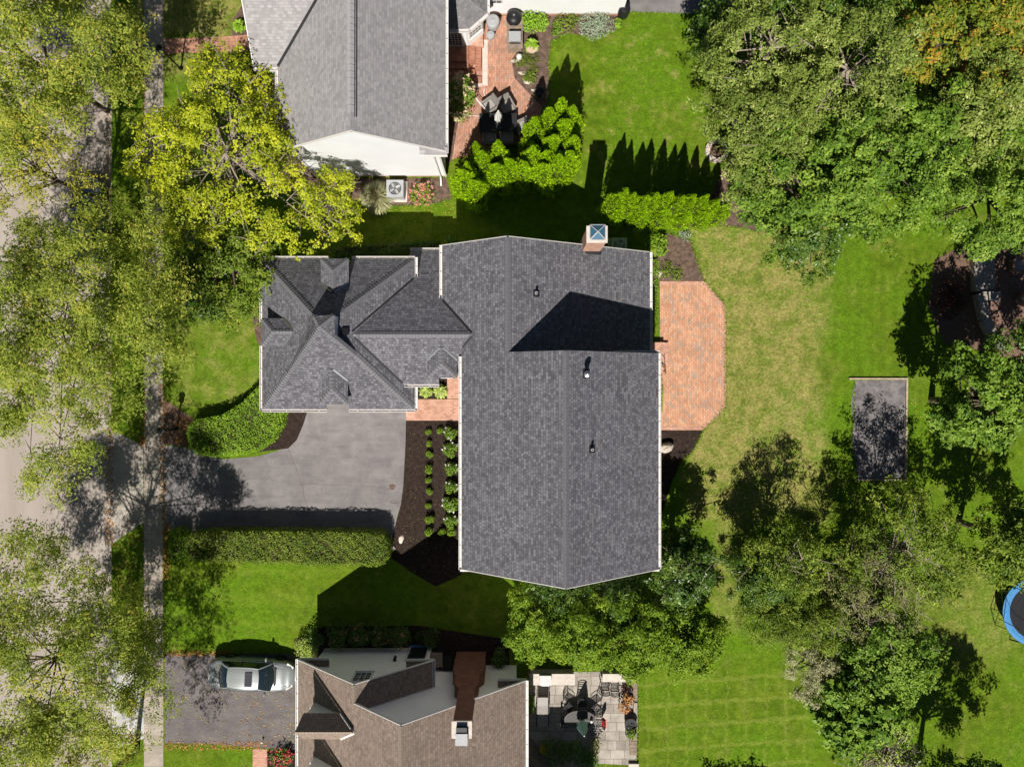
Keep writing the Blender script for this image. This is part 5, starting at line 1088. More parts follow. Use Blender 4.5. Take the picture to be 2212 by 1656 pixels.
    for X in (-1.40, 1.42):
        for s in (-1, 1):
            y_ = s*.84
            def ring(prof): return [(X+r*math.cos(a), y_+o*s, .335+r*math.sin(a)) for r, o in prof for a in ()]
            m = MB(); N = 22; pf = [(.20, -.10), (.31, -.10), (.335, -.06), (.335, .07), (.31, .095), (.20, .095)]; i0 = len(m.v)
            for r, o_ in pf:
                for q in range(N): a = 2*math.pi*q/N; m.v.append((X+r*math.cos(a), y_+o_*s, .335+r*math.sin(a)))
            for p_ in range(len(pf)-1):
                for q in range(N): q2 = (q+1) % N; m.f.append([i0+p_*N+q, i0+p_*N+q2, i0+(p_+1)*N+q2, i0+(p_+1)*N+q]); m.m.append(0)
            wh = m.build('wheel', 'rubber', t, smooth=True)
            m = MB()
            for q in range(7):
                a = 2*math.pi*q/7; m.bar((X, y_+.085*s, .335), (X+.21*math.cos(a), y_+.085*s, .335+.21*math.sin(a)), .05, .03)
            m.build('rim', 'chrome', wh)
    t.location = loc; t.rotation_euler = (0, 0, heading); t.scale = (1, W/1.88, 1)
    return t
q = P(545, 1452, .8); make_car('parked_car', 'silver sedan with a sunroof parked on the asphalt drive beside the brown roofed house', 'silver_paint', (q.x, q.y-.15, .008), R_(-3))
q = P(186, 472, .8); make_car('parked_car', 'dark blue car parked along the kerb under the street trees', 'blue_paint', (q.x-.1, q.y, -.13), R_(90))

# ================================================================== SMALL THINGS
def lamp_post(px, py, label, h=2.55):
    q = P(px, py); t = thing('lamp_post', label, 'lamp post', q); MB().lathe([(.11, 0), (.11, .12), (.05, .2), (.042, h*.75), (.042, h-.05)], q, 10).build('pole', 'black_iron', t)
    m = MB().lathe([(.06, h-.05), (.17, h+.02), (.17, h+.06)], q, 8).lathe([(.17, h+.36), (.20, h+.38), (.05, h+.55), (.03, h+.62), (0, h+.64)], q, 8); m.build('lantern_frame', 'black_iron', t)
    MB().lathe([(.13, h+.06), (.155, h+.36)], q, 8).build('lantern_glass', 'grey_plastic', t); MB().bar((q.x-.2, q.y, h-.35), (q.x+.2, q.y, h-.35), .02, .02).build('ladder_bar', 'black_iron', t)
lamp_post(391, 149, 'black lamp post beside the brick walk at the top left'); lamp_post(383, 925, 'black lamp post beside the pavement at the driveway corner', 2.0)
def ac(px, py, z, s, label, rz=0.0):
    q = P(px, py, z); q.z = 0; t = thing('air_conditioner', label, 'air conditioner', q)
    MB().obox(q+Vector((0, 0, .04)), (s*.62, 0, 0), (0, s*.62, 0), (0, 0, .04)).build('base', 'pale_stone', t)
    MB().obox(q+Vector((0, 0, .08+z*.45)), (s/2, 0, 0), (0, s/2, 0), (0, 0, z*.45)).build('body', 'grey_plastic', t, bevel=.06)
    m = MB(); Z = .09+z*.9
    for r in (.30, .24, .18, .12): m.lathe([(r*s*1.25, Z), (r*s*1.25+.012, Z+.012), (r*s*1.25-.012, Z+.012)], q, 20, cap=False)
    for k in range(8): a = k*math.pi/4; m.bar(q+Vector((0, 0, Z+.012)), q+Vector((math.cos(a)*s*.37, math.sin(a)*s*.37, Z+.012)), .012, .012)
    m.build('fan_grille', 'steel', t); MB().lathe([(s*.38, Z-.004), (0, Z-.003)], q, 24, cap=False).build('fan_well', 'black_iron', t)
    m = MB()
    for k in range(4):
        a = k*math.pi/2+.4; c = q+Vector((math.cos(a)*s*.2, math.sin(a)*s*.2, Z+.002)); m.obox(c, Vector((math.cos(a), math.sin(a), 0))*s*.13, Vector((-math.sin(a), math.cos(a), .25))*s*.09, (0, 0, .002))
    m.build('fan_blade', 'pale_metal', t)
ac(853, 407, .85, .95, 'beige air conditioner beside the pink flowers under the white gable'); ac(1338, 530, .8, .85, 'grey air conditioner standing in shade behind the chimney')
# fire ring
q = P(1548, 327); t = thing('fire_ring', 'round stone fire ring at the edge of the trees', 'fire pit', q)
for k in range(14):
    a = 2*math.pi*k/14; c = q+Vector((math.cos(a)*.55, math.sin(a)*.55, .11)); r_ = Vector((math.cos(a), math.sin(a), 0)); s_ = Vector((-math.sin(a), math.cos(a), 0))
    MB().obox(c, r_*.13, s_*.118, (0, 0, .11+.01*(k % 3))).build('block', 'rock', t, bevel=.03)
MB().lathe([(.43, .05), (0, .07)], q, 14, cap=False).build('ash_bed', 'clay_dirt', t)
# boulders and loose stones
def boulder(px, py, z, rx, ry, rz_, label, seed, mat='rock', rot=0):
    q = P(px, py, z); q.z = 0; r = random.Random(seed); m = MB(); N, K = 12, 6; ks = [r.uniform(0, 6.28) for _ in range(4)]
    pr = []
    for k in range(K+1):
        f = k/K*math.pi/2
        pr.append((math.cos(f)**.6, math.sin(f)))
    i0 = 0
    for rr_, zz in pr:
        for j in range(N):
            a = 2*math.pi*j/N; l = 1+.14*math.sin(2*a+ks[0])+.1*math.sin(3*a+ks[1]+zz)+.06*math.sin(5*a+ks[2]); m.v.append((q.x+rr_*rx*l*math.cos(a+rot), q.y+rr_*ry*l*math.sin(a+rot), zz*rz_*(1+.1*math.sin(a+ks[3]))-.02))
    for k in range(K):
        for j in range(N): j2 = (j+1) % N; m.f.append([k*N+j, k*N+j2, (k+1)*N+j2, (k+1)*N+j]); m.m.append(0)
    o = m.build('boulder', mat, None); return tag(o, label, 'rock')
boulder(1438, 967, .3, .46, .34, .55, 'large pale boulder in the dark mulch below the orange patio', 1)
boulder(866, 1165, .1, .16, .24, .10, 'flat pale stone standing upright in the mulch bed beside the hedge end', 2, 'pale_stone'); boulder(846, 1185, .1, .20, .16, .10, 'flat angular pale stone right at the end of the long hedge', 3, 'pale_stone')
boulder(1423, 590, .1, .2, .3, .18, 'pale stone beside the leafy shrub at the patio corner', 4); boulder(1794, 1568, .2, .26, .3, .3, 'small pale boulder beside the striped lawn under the large leaved tree', 5, 'pale_stone')
for k, (px, py, a, lab) in enumerate([(1112, 132, 1.0, 'rough edging stone at the upper end of the curved bed beside the old patio'), (1128, 158, .7, 'rough edging stone second along the curved bed of the old patio'), (1140, 178, .8, 'rough edging stone near the middle of the curved bed'), (1158, 196, .7, 'rough edging stone near the black pot'), (1171, 262, .2, 'edging stone at the right side of the patio near the clump')]):
    boulder(px, py, 0, .30, .10, .10, lab, 10+k, 'rock', -a)
# hose, poles, chairs and table on the old patio
def wicker_chair(name, label, px, py, rz, z=.4, mat='wicker_grey', cushion='cushion_grey', group=None):
    q = P(px, py, z); q.z = .02; t = thing(name, label, 'chair', (0, 0, 0), group)
    MB().box(-.36, .36, -.36, .36, .10, .36).build('seat_frame', mat, t, bevel=.03); MB().box(-.28, .28, -.26, .34, .362, .46).build('cushion', cushion, t, bevel=.04)
    MB().obox((0, -.38, .56), (.36, 0, 0), (0, .055, .02), (0, -.08, .28)).build('backrest', mat, t, bevel=.03)
    for s in (-1, 1): MB().box(s*.34-.05, s*.34+.05, -.34, .36, .38, .62).build('armrest', mat, t, bevel=.03)
    for a, b in ((-1, -1), (-1, 1), (1, -1), (1, 1)): MB().box(a*.31-.03, a*.31+.03, b*.31-.03, b*.31+.03, 0, .10).build('leg', 'black_iron', t)
    t.location = q; t.rotation_euler = (0, 0, rz); return t
gp_ = 'wicker chairs round the dark patio table'
wicker_chair('patio_chair', 'grey wicker chair turned away at the upper left of the dark table', 1058, 229, R_(125), group=gp_); wicker_chair('patio_chair', 'grey wicker chair with cushion at the upper right of the dark table', 1095, 229, R_(-150), group=gp_)
wicker_chair('patio_chair', 'grey wicker chair at the right end of the dark table', 1127, 275, R_(115), group=gp_); wicker_chair('patio_chair', 'grey wicker chair at the lower left of the dark table half hidden by arborvitae', 1057, 296, 0, group=gp_); wicker_chair('patio_chair', 'grey wicker chair at the lower right of the dark table half hidden by arborvitae', 1094, 296, 0, group=gp_)
def table(name, label, px, py, sx, sy, h, mat):
    q = P(px, py, h); q.z = .02; t = thing(name, label, 'table', q)
    MB().box(q.x-sx, q.x+sx, q.y-sy, q.y+sy, q.z+h-.04, q.z+h).build('tabletop', mat, t, bevel=.01)
    for a in (-1, 1):
        for b in (-1, 1): MB().box(q.x+a*(sx-.08)-.03, q.x+a*(sx-.08)+.03, q.y+b*(sy-.08)-.03, q.y+b*(sy-.08)+.03, q.z, q.z+h-.04).build('leg', mat, t)
    return t
table('patio_table', 'dark rectangular patio table beside the arborvitae clump', 1076, 265, 1.05, .52, .73, 'charcoal')
def umbrella(label, px, py, z0, z1, r, mat, ribs, base=None):
    q = P(px, py, z1); q.z = .02; t = thing('patio_umbrella', label, 'umbrella', q); MB().lathe([(.022, 0), (.022, z1-.02)], q, 8).build('pole', 'pale_metal', t)
    m = MB(); N = ribs*2; prof = [(r*1.0, z0), (r*.92, z0+.3), (r*.62, (z0+z1)/2+.1), (r*.3, z1-.2), (.03, z1)]; i0 = 0
    for k, (rr_, zz) in enumerate(prof):
        for j in range(N):
            a = 2*math.pi*j/N; f = 1.0 if j % 2 else .55; jj = math.sin(j*2.3)*.10*(1 if k == 0 else 0); m.v.append((q.x+rr_*f*math.cos(a), q.y+rr_*f*math.sin(a), q.z+zz+jj))
    for k in range(len(prof)-1):
        for j in range(N): j2 = (j+1) % N; m.f.append([k*N+j, k*N+j2, (k+1)*N+j2, (k+1)*N+j]); m.m.append(0)
    m.build('canopy', mat, t); MB().lathe([(.05, z1-.02), (.035, z1+.05), (0, z1+.07)], q, 8).build('finial', 'white_pvc', t)
    MB().lathe([(.26, 0), (.26, .05), (.06, .10)], q, 14).build('base', 'black_iron', t)
umbrella('folded white umbrella standing at the dark patio table', 1076.5, 240, 1.25, 2.6, .26, 'canvas_white', 8)
umbrella('folded teal umbrella standing at the oval patio table', 1262, 1588, 1.05, 2.5, .34, 'canvas_teal', 8)
def rod(label, a, b, r, name='pole', cat='pole', mat='white_pvc'):
    return tag(MB().tube([a, b], r, 6).build(name, mat), label, cat)
rod('thick white pole leaning from the cream hydrangea to the patio', P(1015, 197, .9), P(1056, 244, .5), .022); rod('thin white rod lying beside the thick white pole', P(1017, 200, .8), P(1040, 229, .5), .014); rod('short pinkish rod on the left of the dark table', P(1008, 249, .05), P(1035, 251, .05), .016)
hs = [(1047, 192), (1045, 200), (1047, 206), (1055, 214), (1064, 217), (1072, 213), (1074, 210), (1066, 209), (1058, 209), (1056, 212), (1064, 215), (1070, 219), (1074, 224), (1071, 220), (1069, 224), (1074, 228)]
tag(MB().tube([P(x, y, .05) for x, y in hs], .026, 5).build('garden_hose', 'white_pvc'), 'coiled pale cord lying on the brick patio', 'hose')
# potting bench with two grills, jars and pots by the white wing
q = P(1112, 66, .8); t = thing('outdoor_counter', 'weathered wooden counter against the white wing', 'counter', Vector((q.x, q.y, 0)))
MB().box(q.x-.44, q.x+.44, q.y-1.02, q.y+.98, .78, .84).build('counter_top', 'old_wood', t)
for b in (-.9, 0, .9): MB().box(q.x-.38, q.x+.38, q.y+b-.04, q.y+b+.04, .02, .78).build('side_panel', 'old_wood', t)
def grill(label, px, py, z0, r, mat, box=False):
    q = P(px, py, z0+.3); t = thing('grill', label, 'grill', Vector((q.x, q.y, z0)))
    if box:
        MB().obox((q.x, q.y, z0+.10), (.33, 0, 0), (0, .26, 0), (0, 0, .10)).build('firebox', 'black_iron', t); MB().obox((q.x, q.y, z0+.30), (.33, 0, 0), (0, .27, 0), (0, 0, .10)).build('lid', mat, t, bevel=.09)
        MB().bar((q.x-.22, q.y-.31, z0+.32), (q.x+.22, q.y-.31, z0+.32), .025, .025).build('handle', 'steel', t)
    else:
        MB().lathe([(r*.55, 0), (r*.9, .12), (r, .25), (r, .32)], (q.x, q.y, z0), 18).build('firebox', mat, t, smooth=True); MB().lathe([(r*1.03, .33), (r*1.0, .44), (r*.75, .58), (r*.3, .64), (0, .65)], (q.x, q.y, z0), 18).build('lid', mat, t, smooth=True)
        MB().lathe([(.06, .64), (.06, .70), (0, .71)], (q.x, q.y, z0), 10).build('vent_cap', 'steel', t); MB().bar((q.x-.25, q.y-r*1.08, z0+.38), (q.x+.1, q.y-r*1.08, z0+.38), .03, .03).build('handle', 'old_wood', t)
grill('black round covered grill on the wooden counter', 1110, 40, .84, .42, 'black_plastic'); grill('grey lidded grill on the wooden counter', 1112, 80, .84, .4, 'grey_plastic', True)
grill('silver lidded grill set in the pale stone counter beside the stone patio', 1178, 1468, .90, .4, 'pale_metal', True)
def pot(name, label, cat, px, py, prof, mat, soil=None, z=.3, n=18):
    q = P(px, py, z); q.z = .02; t = thing(name, label, cat, q); MB().lathe(prof, q, n).build('body', mat, t, smooth=False)
    if soil: MB().lathe([(prof[-1][0]*.92, prof[-1][1]-.04), (0, prof[-1][1]-.02)], q, 14).build('soil', 'mulch', t)
    else: MB().lathe([(prof[-1][0]*1.04, prof[-1][1]), (prof[-1][0]*.9, prof[-1][1]+.04), (prof[-1][0]*.25, prof[-1][1]+.06), (0, prof[-1][1]+.1)], q, n).build('lid', mat, t)
    return t
pot('storage_jar', 'tall grey urn standing against the white wall', 'urn', 1065, 47, [(.20, 0), (.33, .4), (.38, .9), (.34, 1.05)], 'grey_plastic', z=.9); pot('storage_jar', 'small grey urn in front of the tall grey one', 'urn', 1060, 76, [(.14, 0), (.2, .3), (.22, .55)], 'grey_plastic', z=.5)
pot('rain_barrel', 'black ribbed rain barrel at the corner of the white wing', 'barrel', 1349, 20, [(.26, 0), (.32, .2), (.33, .5), (.34, .52), (.34, .6), (.33, .62), (.33, .85), (.28, 1.0)], 'black_plastic', z=.8)
pot('gas_cylinder', 'white gas cylinder standing in the grass by the counter', 'gas cylinder', 1121.5, 121, [(.13, 0), (.16, .05), (.16, .36), (.10, .46), (.05, .48), (.05, .5)], 'canvas_white', z=.4)
pot('flower_pot', 'pale clay pot holding a lime green plant', 'pot', 1149, 105, [(.20, 0), (.30, .36), (.32, .42)], 'terracotta', True); pot('flower_pot', 'black pot in the shade at the corner of the old patio', 'pot', 1166, 200, [(.16, 0), (.22, .35), (.24, .4)], 'black_plastic', True)
pot('flower_pot', 'large dark round pot at the right edge of the stone patio', 'pot', 1362, 1562, [(.2, 0), (.34, .25), (.36, .5)], 'charcoal', True); pot('flower_pot', 'smaller dark pot below the large round one on the stone patio', 'pot', 1361, 1580, [(.18, 0), (.28, .25), (.3, .42)], 'charcoal', True)
pot('flower_pot', 'dark pot beside the wooden planks at the patio edge', 'pot', 1356, 1501, [(.18, 0), (.28, .3), (.3, .45)], 'charcoal', True)
# trampoline
q = P(2241, 1321, .9); q.z = 0; t = thing('trampoline', 'round trampoline with a blue pad at the right edge', 'trampoline', q); N = 40
MB().lathe([(1.55, .895), (0, .86)], q, N, cap=False).build('mat', 'mat_black', t); MB().lathe([(1.94, .87), (1.95, .93), (1.78, .945), (1.56, .92), (1.56, .90)], q, N, cap=False).build('pad', 'blue_pad', t)
MB().tube([q+Vector((1.9*math.cos(a), 1.9*math.sin(a), .86)) for a in [2*math.pi*i/N for i in range(N+1)]], .03, 6, cap=False).build('rim_tube', 'steel', t)
for k in range(6):
    a = k*math.pi/3+.25; d = Vector((math.cos(a), math.sin(a), 0)); s_ = Vector((-math.sin(a), math.cos(a), 0))
    MB().tube([q+d*1.9+s_*.5+UPV*.86, q+d*2.02+s_*.48+UPV*.03, q+d*2.02-s_*.48+UPV*.03, q+d*1.9-s_*.5+UPV*.86], .025, 6).build('leg', 'dark_metal', t)
    MB().tube([q+d*1.98+UPV*.5, q+d*2.0+UPV*2.5], .022, 6).build('net_pole', 'dark_metal', t)
m = MB()
for k in range(6):
    a0, a1 = k*math.pi/3+.25, (k+1)*math.pi/3+.25
    m.tube([q+Vector((1.98*math.cos(a0+(a1-a0)*i/6), 1.98*math.sin(a0+(a1-a0)*i/6), 2.5)) for i in range(7)], .012, 5)
m.build('net_ring', 'dark_metal', t)
# shaded patio on the east side: stone steps, low walls, armchairs
st = thing('stone_steps', 'long grey stone slab steps leading down to the shaded patio', 'steps', P(2120, 586))
for k, (x0_, x1_, z) in enumerate(((2096, 2110, .42), (2112, 2127, .28), (2129, 2146, .14))):
    a, b = P(x0_, 540), P(x1_, 632); MB().box(a.x, b.x, b.y+.05*k, a.y, 0, z).build('step', 'stone', st, bevel=.03)
lw = thing('stone_wall', 'low stone wall above the steps of the shaded patio', 'wall', P(2125, 525)); a, b = P(2105, 517), P(2146, 536); MB().box(a.x, b.x, b.y, a.y, 0, .5).build('wall_block', 'stone', lw, bevel=.03)
cw_ = thing('stone_wall', 'curved low stone wall below the steps of the shaded patio', 'wall', P(2130, 690)); m = MB()
arc = [(2113, 634), (2120, 660), (2126, 690), (2136, 712), (2150, 735), (2168, 752)]
for a, b in zip(arc[:-1], arc[1:]): m.bar(P(*a, .25), P(*b, .25), .5, .5)
m.build('wall_block', 'stone', cw_, bevel=.02); m = MB(); a, b = P(2110, 632), P(2150, 650); m.box(a.x, b.x, b.y, a.y, 0, .52).build('wall_pier', 'stone', cw_, bevel=.02)
def railing(label, y):
    t = thing('handrail', label, 'railing', P(2120, y)); m = MB().tube([P(2097, y, .42), P(2097, y, 1.15), P(2112, y-1, 1.2), P(2150, y-3, .95), P(2152, y-3, 0)], .022, 6); m.build('rail', 'black_iron', t)
    for x_ in (2110, 2122, 2136): MB().tube([P(x_, y, .3), P(x_, y, 1.0)], .014, 5).build('baluster', 'black_iron', t)
railing('black iron handrail at the upper end of the stone steps', 541); railing('black iron handrail at the lower end of the stone steps', 631)
def tub_chair(label, px, py, rz):
    q = P(px, py, .5); q.z = .02; t = thing('wicker_armchair', label, 'armchair', (0, 0, 0), 'brown wicker armchairs on the shaded patio')
    m = MB(); arm = [(-.38, .40, .55), (-.42, .1, .60), (-.38, -.25, .70), (-.2, -.42, .74), (.2, -.42, .74), (.38, -.25, .70), (.42, .1, .60), (.38, .40, .55)]
    m.tube(arm, .065, 8); m.build('arm_rail', 'wicker_brown', t)
    m = MB()
    for a, b in zip(arm[:-1], arm[1:]): m.poly([a, b, (b[0]*.86, b[1]*.86, .1), (a[0]*.86, a[1]*.86, .1)]); 
    m.build('backrest', 'wicker_brown', t); MB().box(-.34, .34, -.34, .36, .22, .42).build('cushion', 'cabin_cloth' if False else 'cushion_grey', t, bevel=.05)
    for a in (-1, 1):
        for b in (-1, 1): MB().box(a*.3-.03, a*.3+.03, b*.3-.03, b*.3+.03, 0, .24).build('leg', 'wicker_brown', t)
    t.location = q; t.rotation_euler = (0, 0, rz)
tub_chair('brown wicker armchair facing right beside the stone steps', 2199, 573, R_(-90)); tub_chair('brown wicker armchair partly under the overhanging tree', 2188, 508, R_(190)); tub_chair('brown wicker armchair nearest the small table on the shaded patio', 2216, 645, R_(-120))
# stone patio behind the south house
def counter(label, x0_, x1_, y0_, y1_):
    a, b = P(x0_, y0_, .9), P(x1_, y1_, .9); t = thing('stone_counter', label, 'counter', Vector(((a.x+b.x)/2, (a.y+b.y)/2, 0)))
    MB().box(a.x+.05, b.x-.05, b.y+.05, a.y-.05, 0, .84).build('counter_base', 'stone', t); MB().box(a.x, b.x, b.y, a.y, .84, .90).build('counter_top', 'pale_stone', t, bevel=.01)
counter('pale stone counter holding the silver grill', 1144, 1242, 1455, 1479); counter('pale stone bar counter with two iron stools', 1302, 1366, 1455, 1472)
def iron_chair(name, label, px, py, rz, sh_=.45, group=None, cloth=None, cat='chair'):
    q = P(px, py, sh_); q.z = .02; t = thing(name, label, cat, (0, 0, 0), group); b = 'black_iron'
    m = MB()
    for i in range(6): m.bar((-.21, -.2+.08*i, sh_), (.21, -.2+.08*i, sh_), .05, .012)
    m.tube([(-.22, -.22, sh_), (.22, -.22, sh_), (.22, .23, sh_), (-.22, .23, sh_), (-.22, -.22, sh_)], .022, 5); m.build('seat', b, t)
    m = MB().tube([(-.22, -.22, sh_), (-.23, -.30, sh_+.45), (-.1, -.335, sh_+.5), (.1, -.335, sh_+.5), (.23, -.30, sh_+.45), (.22, -.22, sh_)], .024, 6)
    for i in range(3): m.tube([(-.22, -.25-.02*i, sh_+.12+.12*i), (0, -.30-.02*i, sh_+.12+.12*i), (.22, -.25-.02*i, sh_+.12+.12*i)], .018, 5)
    m.build('backrest', b, t)
    for a in (-1, 1):
        for c in (-1, 1): MB().tube([(a*.21, c*.21, sh_), (a*.24, c*.25, 0)], .022, 5).build('leg', b, t)
        if sh_ < .6: MB().tube([(a*.23, -.27, sh_+.25), (a*.26, .0, sh_+.23), (a*.25, .2, sh_+.2), (a*.22, .2, sh_)], .022, 5).build('armrest', b, t)
    t.location = q; t.rotation_euler = (0, 0, rz); return t
g_ = 'iron chairs round the oval table'
for px, py, rz, lab in ((1222, 1556, R_(-90), 'black iron chair at the left end of the oval table'), (1228, 1526, R_(-125), 'black iron chair at the upper left of the oval table'), (1256, 1516, R_(180), 'black iron chair at the top of the oval table'), (1287, 1529, R_(125), 'black iron chair at the upper right of the oval table'), (1292, 1560, R_(90), 'black iron chair holding the red cushion at the right of the table')):
    iron_chair('iron_chair', lab, px, py, rz, group=g_)
iron_chair('bar_stool', 'black iron bar stool on the left at the pale bar counter', 1307, 1482, R_(0), .72, 'bar stools', cat='stool'); iron_chair('bar_stool', 'black iron bar stool on the right at the pale bar counter', 1328, 1484, R_(0), .72, 'bar stools', cat='stool')
q = P(1303, 1561, .7); tag(MB().obox((q.x+.05, q.y, .70), (.04, .02, 0), (0, .22, 0), (.06, 0, .2)).build('seat_cushion', 'red_cloth', None, bevel=.03), 'bright red cushion on an iron chair back', 'cushion')
q = P(1253, 1554, .74); q.z = .02; t = thing('oval_table', 'oval dark glass table with the teal umbrella on the stone patio', 'table', q); m = MB().lathe([(1, .70), (1, .725), (0, .726)], q, 28, sx=.86, sy=.5); m.build('tabletop', 'tint_table', t)
MB().tube([q+Vector((.86*math.cos(a), .5*math.sin(a), .715)) for a in [2*math.pi*i/28 for i in range(29)]], .011, 6, cap=False).build('rim', 'pale_metal', t)
for a in (-1, 1):
    for b in (-1, 1): MB().tube([q+Vector((a*.5, b*.28, .7)), q+Vector((a*.6, b*.36, 0))], .02, 6).build('leg', 'black_iron', t)
q = P(1277, 1556, .8); q.z = .745; pt = thing('jug', 'small white jug on the oval table', 'jug', q); MB().lathe([(.06, 0), (.09, .08), (.06, .2), (.07, .24)], q, 12).build('body', 'canvas_white', pt); MB().tube([q+Vector((.07, 0, .2)), q+Vector((.14, 0, .16)), q+Vector((.08, 0, .06))], .012, 5).build('handle', 'canvas_white', pt)
# chaise
q = P(1172, 1535, .35); t = thing('chaise_longue', 'grey sling chaise longue on the left side of the stone patio', 'lounger', (q.x, q.y, .02))
c = Vector((q.x, q.y, .02)); MB().obox(c+Vector((0, -.25, .34)), (.30, 0, 0), (0, .62, 0), (0, 0, .015)).build('seat', 'cushion_grey', t); MB().obox(c+Vector((0, .62, .52)), (.30, 0, 0), (0, .30, .18), (0, -.01, .015)).build('backrest', 'cushion_grey', t)
for s in (-1, 1):
    MB().tube([c+Vector((s*.34, -.9, .33)), c+Vector((s*.34, .4, .33)), c+Vector((s*.34, .95, .72))], .022, 6).build('side_rail', 'dark_metal', t); MB().tube([c+Vector((s*.36, .0, .33)), c+Vector((s*.36, .0, .55)), c+Vector((s*.36, .5, .57)), c+Vector((s*.36, .52, .4))], .018, 6).build('armrest', 'dark_metal', t)
    for y_ in (-.8, .45): MB().tube([c+Vector((s*.34, y_, .33)), c+Vector((s*.34, y_, 0))], .02, 6).build('leg', 'dark_metal', t)
# planks and ledge on the lawn side, garden steps
t = thing('plank_bench', 'slatted wooden bench on the lawn side of the stone patio', 'bench', P(1370, 1498)); a, b = P(1363, 1466, .45), P(1377, 1514, .45)
for k in range(7): y_ = a.y+(b.y-a.y)*(k+.5)/7; MB().box(a.x, b.x, y_-.085, y_+.085, .40, .45).build('slat', 'old_wood', t)
for y_ in (a.y-.1, b.y+.1): MB().box(a.x+.05, b.x-.05, y_-.04, y_+.04, 0, .40).build('leg', 'old_wood', t)
t = thing('plank_bench', 'slatted wooden bench beside the dark pots at the lower right of the stone patio', 'bench', P(1367, 1605)); a, b = P(1360, 1585, .45), P(1376, 1630, .45)
for k in range(6): y_ = a.y+(b.y-a.y)*(k+.5)/6; MB().box(a.x, b.x, y_-.09, y_+.09, .40, .45).build('slat', 'old_wood', t)
for y_ in (a.y-.1, b.y+.1): MB().box(a.x+.05, b.x-.05, y_-.04, y_+.04, 0, .40).build('leg', 'black_iron', t)
t = thing('stone_ledge', 'pale stone ledge along the lawn edge of the stone patio', 'wall', P(1372, 1540)); a, b = P(1368, 1515), P(1376, 1580); MB().box(a.x, b.x, b.y, a.y, 0, .16).build('wall_block', 'stone', t, bevel=.02); a, b = P(1357, 1646), P(1379, 1668); MB().box(a.x, b.x, b.y, a.y, 0, .2).build('capstone', 'pale_stone', t, bevel=.02)
t = thing('wooden_steps', 'dark wooden steps running diagonally beside the house into the stone patio', 'steps', P(1160, 1610))
for k in range(4):
    a, b = P(1140+k*4-4, 1590+k*13, 0), P(1178+k*2, 1640+k*10, 0); MB().bar(Vector((a.x, a.y, .10+.10*k)), Vector((b.x, b.y, .10+.10*k)), .34, .09).build('step', 'old_wood', t)
# wheelie bins by the south house
def bin_(label, px, py, lidmat):
    q = P(px, py, .5); q.z = .012; t = thing('wheeled_bin', label, 'bin', q); m = MB()
    b0, b1 = [(-.24, -.28), (.24, -.28), (.24, .28), (-.24, .28)], [(-.30, -.36), (.30, -.36), (.30, .36), (-.30, .36)]
    lo = [q+Vector((x, y, .06)) for x, y in b0]; hi = [q+Vector((x, y, .95)) for x, y in b1]; m.poly(lo[::-1])
    for i in range(4): j = (i+1) % 4; m.poly([lo[i], lo[j], hi[j], hi[i]])
    m.build('body', 'black_plastic', t); MB().obox(q+Vector((0, 0, 1.0)), (.33, 0, 0), (0, .39, 0), (0, 0, .05)).build('lid', lidmat, t, bevel=.03); MB().bar(q+Vector((-.22, -.42, .95)), q+Vector((.22, -.42, .95)), .03, .03).build('handle', 'black_plastic', t)
    for s in (-1, 1): MB().tube([q+Vector((s*.24, -.3, .1)), q+Vector((s*.30, -.3, .1))], .1, 12).build('wheel', 'rubber', t)
bin_('brown topped bin standing beside the house door', 945, 1418, 'old_wood'); bin_('dark bin between the brown topped bin and the brick chimney', 970, 1424, 'black_plastic')
# iron bench and brick step on the orange patio
t = thing('patio_step', 'brick step block with pale joints at the back door', 'steps', P(1425, 765)); a, b = P(1404, 740), P(1442, 792)
MB().box(a.x, b.x-.28, b.y, a.y, 0, .44).build('step', 'walk_brick', t); MB().box(b.x-.279, b.x, b.y, a.y, 0, .22).build('step', 'walk_brick', t)
t = thing('iron_railing', 'ornate black iron handrail beside the back door step', 'railing', P(1432, 790)); m = MB().tube([P(1410, 778, 1.2), P(1420, 780, 1.2), P(1437, 787, 1.0), P(1438, 806, .95), P(1436, 808, .2)], .02, 6); m.build('rail', 'black_iron', t)
for k, (x_, y_) in enumerate(((1416, 782), (1424, 786), (1431, 790), (1434, 800))): MB().tube([P(x_, y_, .2), P(x_, y_, 1.0)], .013, 5).build('baluster', 'black_iron', t); MB().tube([P(x_-3, y_-2, .55), P(x_+3, y_+2, .7), P(x_-2, y_+3, .8), P(x_+2, y_-3, .6)], .012, 5).build('scroll', 'black_iron', t)
tag(MB().lathe([(.05, 0), (.06, .06), (.02, .09)], P(568, 1599)+Vector((0, 0, .2)), 10).lathe([(.02, 0), (.02, .2)], P(568, 1599), 6).build('path_light', 'canvas_white'), 'small white path light on the grass by the brown roofed house', 'light')

